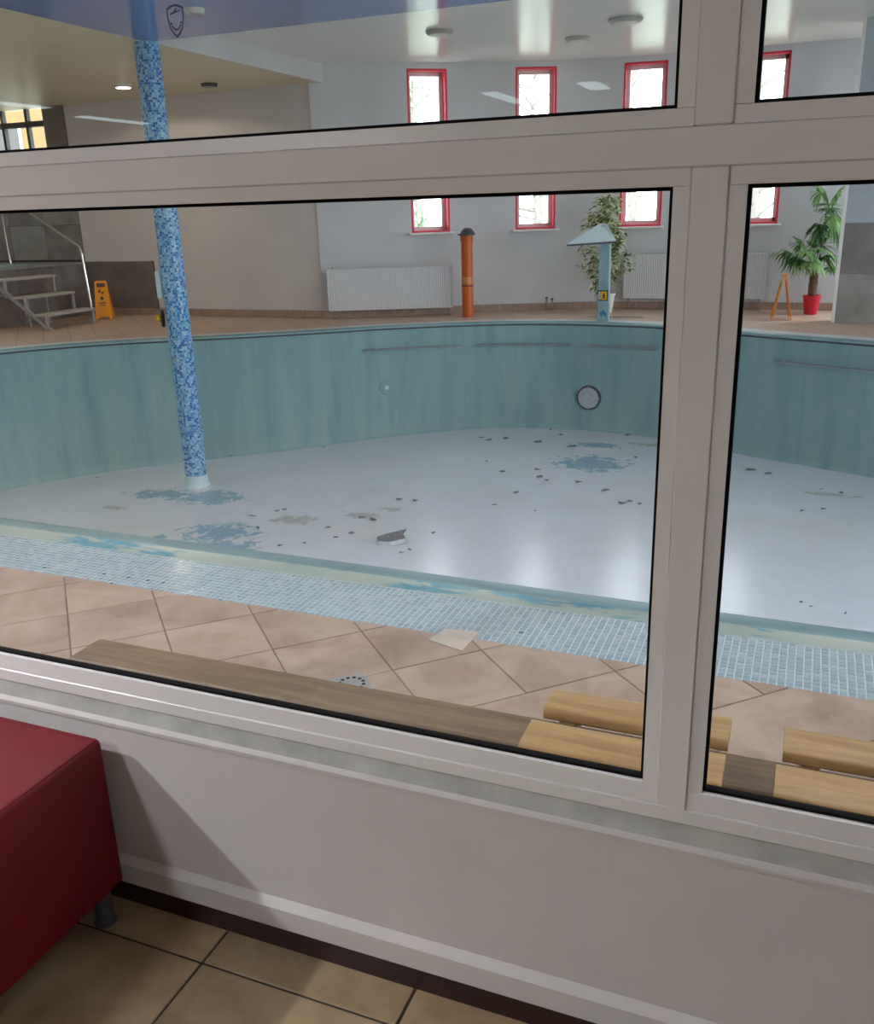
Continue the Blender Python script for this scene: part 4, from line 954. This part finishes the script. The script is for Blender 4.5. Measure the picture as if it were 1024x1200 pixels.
pl = empty('potted_palm', (-.02, 13.12, 0)); tag(pl, 'fan palm with shaggy trunk in a bright red pot', 'plant')
MB().lathe((0, 0), [(.085, 0), (.09, .008), (.118, .24), (.126, .245), (.126, .27), (.112, .27), (.108, .24)], 24).build('pot', 'redpot', pl, True); MB().cyl((0, 0), .107, .235, .248, 20).build('soil', 'soil', pl)
tk = MB(); tk.lathe((0, 0), [(.05, .24), (.062, .35), (.052, .5), (.058, .56), (.03, .62)], 14); 
for j in range(46):
    a = rnd.uniform(0, 6.283); z = rnd.uniform(.26, .56); c = Vector((.05*math.cos(a), .05*math.sin(a), z)); tk.tube([c, c+Vector((.018*math.cos(a), .018*math.sin(a), .05))], .006, 4, r1=.002)
tk.build('trunk', 'bark', pl)
def frond(base, tip, size, droop, nleaf=15, dark=.3):
    base, tip = Vector(base), Vector(tip); fr = MB(); mid = base.lerp(tip, .55)+Vector((0, 0, .05)); fr.tube([base, mid, tip], .008, 5, tint=.6, r1=.004)
    d = (tip-mid).normalized(); up = Vector((0, 0, 1)); s_ = d.cross(up)
    if s_.length < .2: s_ = Vector((1, 0, 0))
    s_.normalize(); u = s_.cross(d).normalized()
    for j in range(nleaf):
        an = R(-118+236*j/(nleaf-1))+rnd.gauss(0, .04); v = d*math.cos(an)+s_*math.sin(an)*.95+u*.18*math.cos(an); ln = size*(1-.25*abs(an)/2.06)*rnd.uniform(.88, 1.08)
        pts = [tip+v*ln*t+Vector((0, 0, -droop*ln*t**2.2)) for t in (0, .4, .75, 1)]; wd = .019*size/.3
        sd = v.cross(up); sd = sd.normalized() if sd.length > .1 else u
        ti = min(1, max(0, dark+rnd.gauss(0, .2)))
        W = (wd*.5, wd*1.25, wd*.8, 0.0012); fr.add([q+sd*w_ for q, w_ in zip(pts, W)]+[q-sd*w_+Vector((0, 0, .004)) for q, w_ in zip(pts, W)], [(0, 1, 5, 4), (1, 2, 6, 5), (2, 3, 7, 6)], ti)
    fr.v = [(min(x, .285), y, z) for x, y, z in fr.v]       # leaves bend against the pier
    return fr.build('frond', 'palm', pl)
def pt(u, v, y): return at(u, v, y=y)-Vector((-.02, 13.12, 0))
cr = (0, 0, .60)
for u, v, y, sz, dr_, dk in ((938, 287, 13.0, .26, .5, .75), (925, 296, 12.95, .30, .7, .3), (945, 298, 12.85, .30, .75, .85), (958, 296, 12.9, .32, .8, .6), (966, 302, 13.0, .28, .8, .25), (935, 303, 12.9, .26, .9, .2), (950, 306, 12.8, .26, 1.0, .95), (962, 288, 13.3, .26, .4, .5), (952, 290, 13.35, .26, .5, .2), (974, 312, 13.25, .22, .6, .4), (956, 280, 13.2, .24, .3, .1)):
    frond(cr, pt(u, v, y), sz*1.2, dr_, 19, dk)
sm_ = MB(); S0 = [(.01, .0, .55), pt(961, 300, 13.15), pt(965, 270, 13.17), pt(968, 250, 13.2)]; sm_.tube(S0, .016, 8, r1=.010); sm_.build('stalk', 'bark', pl, True)
for u, v, y, sz, dr_, dk in ((976, 252, 13.1, .27, .5, .7), (972, 244, 13.3, .25, .2, .3), (960, 263, 13.1, .24, .6, .15), (978, 262, 13.25, .27, .7, .5), (968, 240, 13.0, .22, .1, .4), (962, 226, 13.25, .28, .6, .85), (980, 228, 13.2, .25, .5, .8)):
    frond(S0[-1], pt(u, v, y), sz*1.15, dr_, 19, dk)

# ---------------- ceiling fittings of the hall
def round_fit(u, v, z, r, label, grp, mats, lit=False, yy=None):
    p = at(u, v, z=z); o = empty('ceiling_fitting', (p.x, p.y, z)); tag(o, label, 'ceiling lamp' if lit else 'air outlet', grp)
    MB().lathe((0, 0), [(r, 0), (r*1.02, -.02), (r*.86, -.045), (r*.80, -.045), (r*.80, -.02)], 28).build('ring', mats[0], o, True); MB().lathe((0, 0), [(r*.8, -.022), (r*.74, -.05), (r*.2, -.06), (0, -.061)], 28).build('disc', mats[1], o, True)
round_fit(515, 36, 3.68, .17, 'round grey air outlet on the white ceiling above the radiator by the orange pipe', 'air outlets', ('lamp_grey', 'lamp_white'))
round_fit(677, 44, 3.68, .17, 'round grey air outlet on the white ceiling above the ficus', 'air outlets', ('lamp_grey', 'lamp_white'))
round_fit(733, 22, 3.68, .20, 'larger round grey air outlet on the white ceiling out over the pool', 'air outlets', ('lamp_grey', 'lamp_white'))
round_fit(144, 99, 3.43, .13, 'lit round lamp on the cream ceiling behind the column', 'cream ceiling fittings', ('lamp_white', 'lamp_on'), True)
round_fit(245, 98, 3.43, .12, 'unlit dark round lamp on the cream ceiling near the white step', 'cream ceiling fittings', ('cap', 'lamp_grey'), True)
round_fit(228, 10, 3.43, .09, 'small round lamp on the blue ceiling near the column', 'blue ceiling fittings', ('lamp_white', 'lamp_grey'), True)
p = at(144, 99, z=3.43); l = bpy.data.lights.new('cream_lamp_bulb', 'SPOT'); l.energy = 40; l.color = (1, .86, .68); l.spot_size = R(165); l.shadow_soft_size = .1; lo = bpy.data.objects.new('cream_lamp_bulb', l); COL.objects.link(lo); lo.location = (p.x, p.y, 3.34)

# ---------------- shield sticker on the glass
c = at(206, 24, y=.0195); stk = empty('glass_sticker', (c.x, .0198, c.z)); tag(stk, 'dark shield-shaped emblem sticker on the upper glass pane', 'sticker')
def flat(mb, pts): mb.loft([[(x, y, z) for x, z in pts] for y in (-.0004, .0)])
sh = [(0, .024), (.008, .0225), (.0165, .019), (.0165, .004), (.013, -.011), (.007, -.020), (0, -.026), (-.007, -.020), (-.013, -.011), (-.0165, .004), (-.0165, .019), (-.008, .0225)]
ln_ = MB(); n = len(sh); inn_ = [(x*.88, z*.88) for x, z in sh]
for j in range(n): flat(ln_, [sh[j], sh[(j+1) % n], inn_[(j+1) % n], inn_[j]])
ln_.build('shield_outline', 'sticker', stk)
t = MB(); flat(t, [(-.010, .009), (.009, .013), (.011, .015), (-.010, .0115)]); flat(t, [(-.004, .012), (.002, .018), (.004, .0175), (-.001, .011)]); t.build('emblem_bird', 'sticker', stk)
for j in range(8):
    a = R(200+20*j); t = MB(); x, z = .0105*math.cos(a), .001+.0145*math.sin(a); flat(t, [(x-.0013, z-.0016), (x+.0013, z-.0016), (x+.0013, z+.0016), (x-.0013, z+.0016)]); t.build('emblem_dot', 'sticker', stk)

# ---------------- outdoors
gp = MB(); gp.box((-60, 14.2, -.6), (60, 80, -.4)); gp.box((XR+.4, -30, -.6), (60, 14.2, -.4)); tag(gp.build('ground_outside', 'outside_ground'), 'pale ground outside the pool hall', kind='structure')
def tree(x, y, h, seed, label, leaves=0):
    rn = random.Random(seed); r = empty('garden_tree', (x, y, -.4)); tag(r, label, 'tree', 'trees outside the windows')
    tk = MB(); br = MB(); lf = MB(); tk.tube([(0, 0, 0), (.1, .05, h*.3), (-.05, 0, h*.65), (0, .1, h)], .14, 8, r1=.03); tk.build('trunk', 'branch', r, True)
    for k_ in range(34):
        z = h*rn.uniform(.18, .98); a = rn.uniform(0, 6.283); L_ = h*.28*rn.uniform(.5, 1)*(1.1-z/h*.6); p0 = Vector((0, 0, z)); p1 = p0+Vector((L_*math.cos(a), L_*math.sin(a), L_*rn.uniform(.1, .8))); br.tube([p0, p0.lerp(p1, .5)+Vector((0, 0, -.05)), p1], .03, 5, r1=.008)
        for j in range(6):
            q = p0.lerp(p1, rn.uniform(.3, 1)); e = q+Vector((rn.gauss(0, .35), rn.gauss(0, .35), rn.gauss(.1, .35))); br.tube([q, e], .010, 4, r1=.004)
            for m_ in range(leaves): leaf_quad(lf, q.lerp(e, rn.random())+Vector((rn.gauss(0, .12), rn.gauss(0, .12), rn.gauss(0, .12))), Vector((rn.gauss(0, 1), rn.gauss(0, 1), rn.gauss(-.4, .6))), Vector((0, 0, 1)), .12, .06, rn.random())
    br.build('branches', 'branch', r)
    if leaves: tag(lf.build('foliage', 'treeleaf', r), kind='stuff')
tree(-9.6, 21, 5.5, 1, 'leafy garden tree outside the window by the orange pipe', 9)
tree(-6.2, 20, 6, 2, 'bare pale tree outside the window beside the orange pipe')
tree(-4.2, 21, 6, 3, 'bare pale tree outside the window above the ficus')
tree(-1.4, 20, 6, 4, 'bare pale tree outside the window nearest the palm')
yb = empty('yellow_house', (-24, 26, -.5)); tag(yb, 'yellow rendered house seen through the window above the tub', 'building')
MB().box((-8, 0, 0), (8, 6, 9)).build('house_wall', 'yellow_wall', yb)
for i in range(6):
    for z in (1.0, 4.0):
        x = -7+i*2.5; f = MB(); f.box((x, -.06, z), (x+1.3, .02, z+1.5)); fo = f.build('house_window', 'whitepvc', yb)
        for q in (0, 1): MB().box((x+.1+q*.58, -.075, z+.1), (x+.62+q*.58, -.055, z+1.4)).build('pane', 'dkframe', fo)
MB().loft([[(-8.5, -.5, 9), (8.5, -.5, 9), (8.5, 6.5, 9), (-8.5, 6.5, 9)], [(-7, 2.5, 11), (7, 2.5, 11), (7, 3.5, 11), (-7, 3.5, 11)]]).build('roof', 'rust', yb)
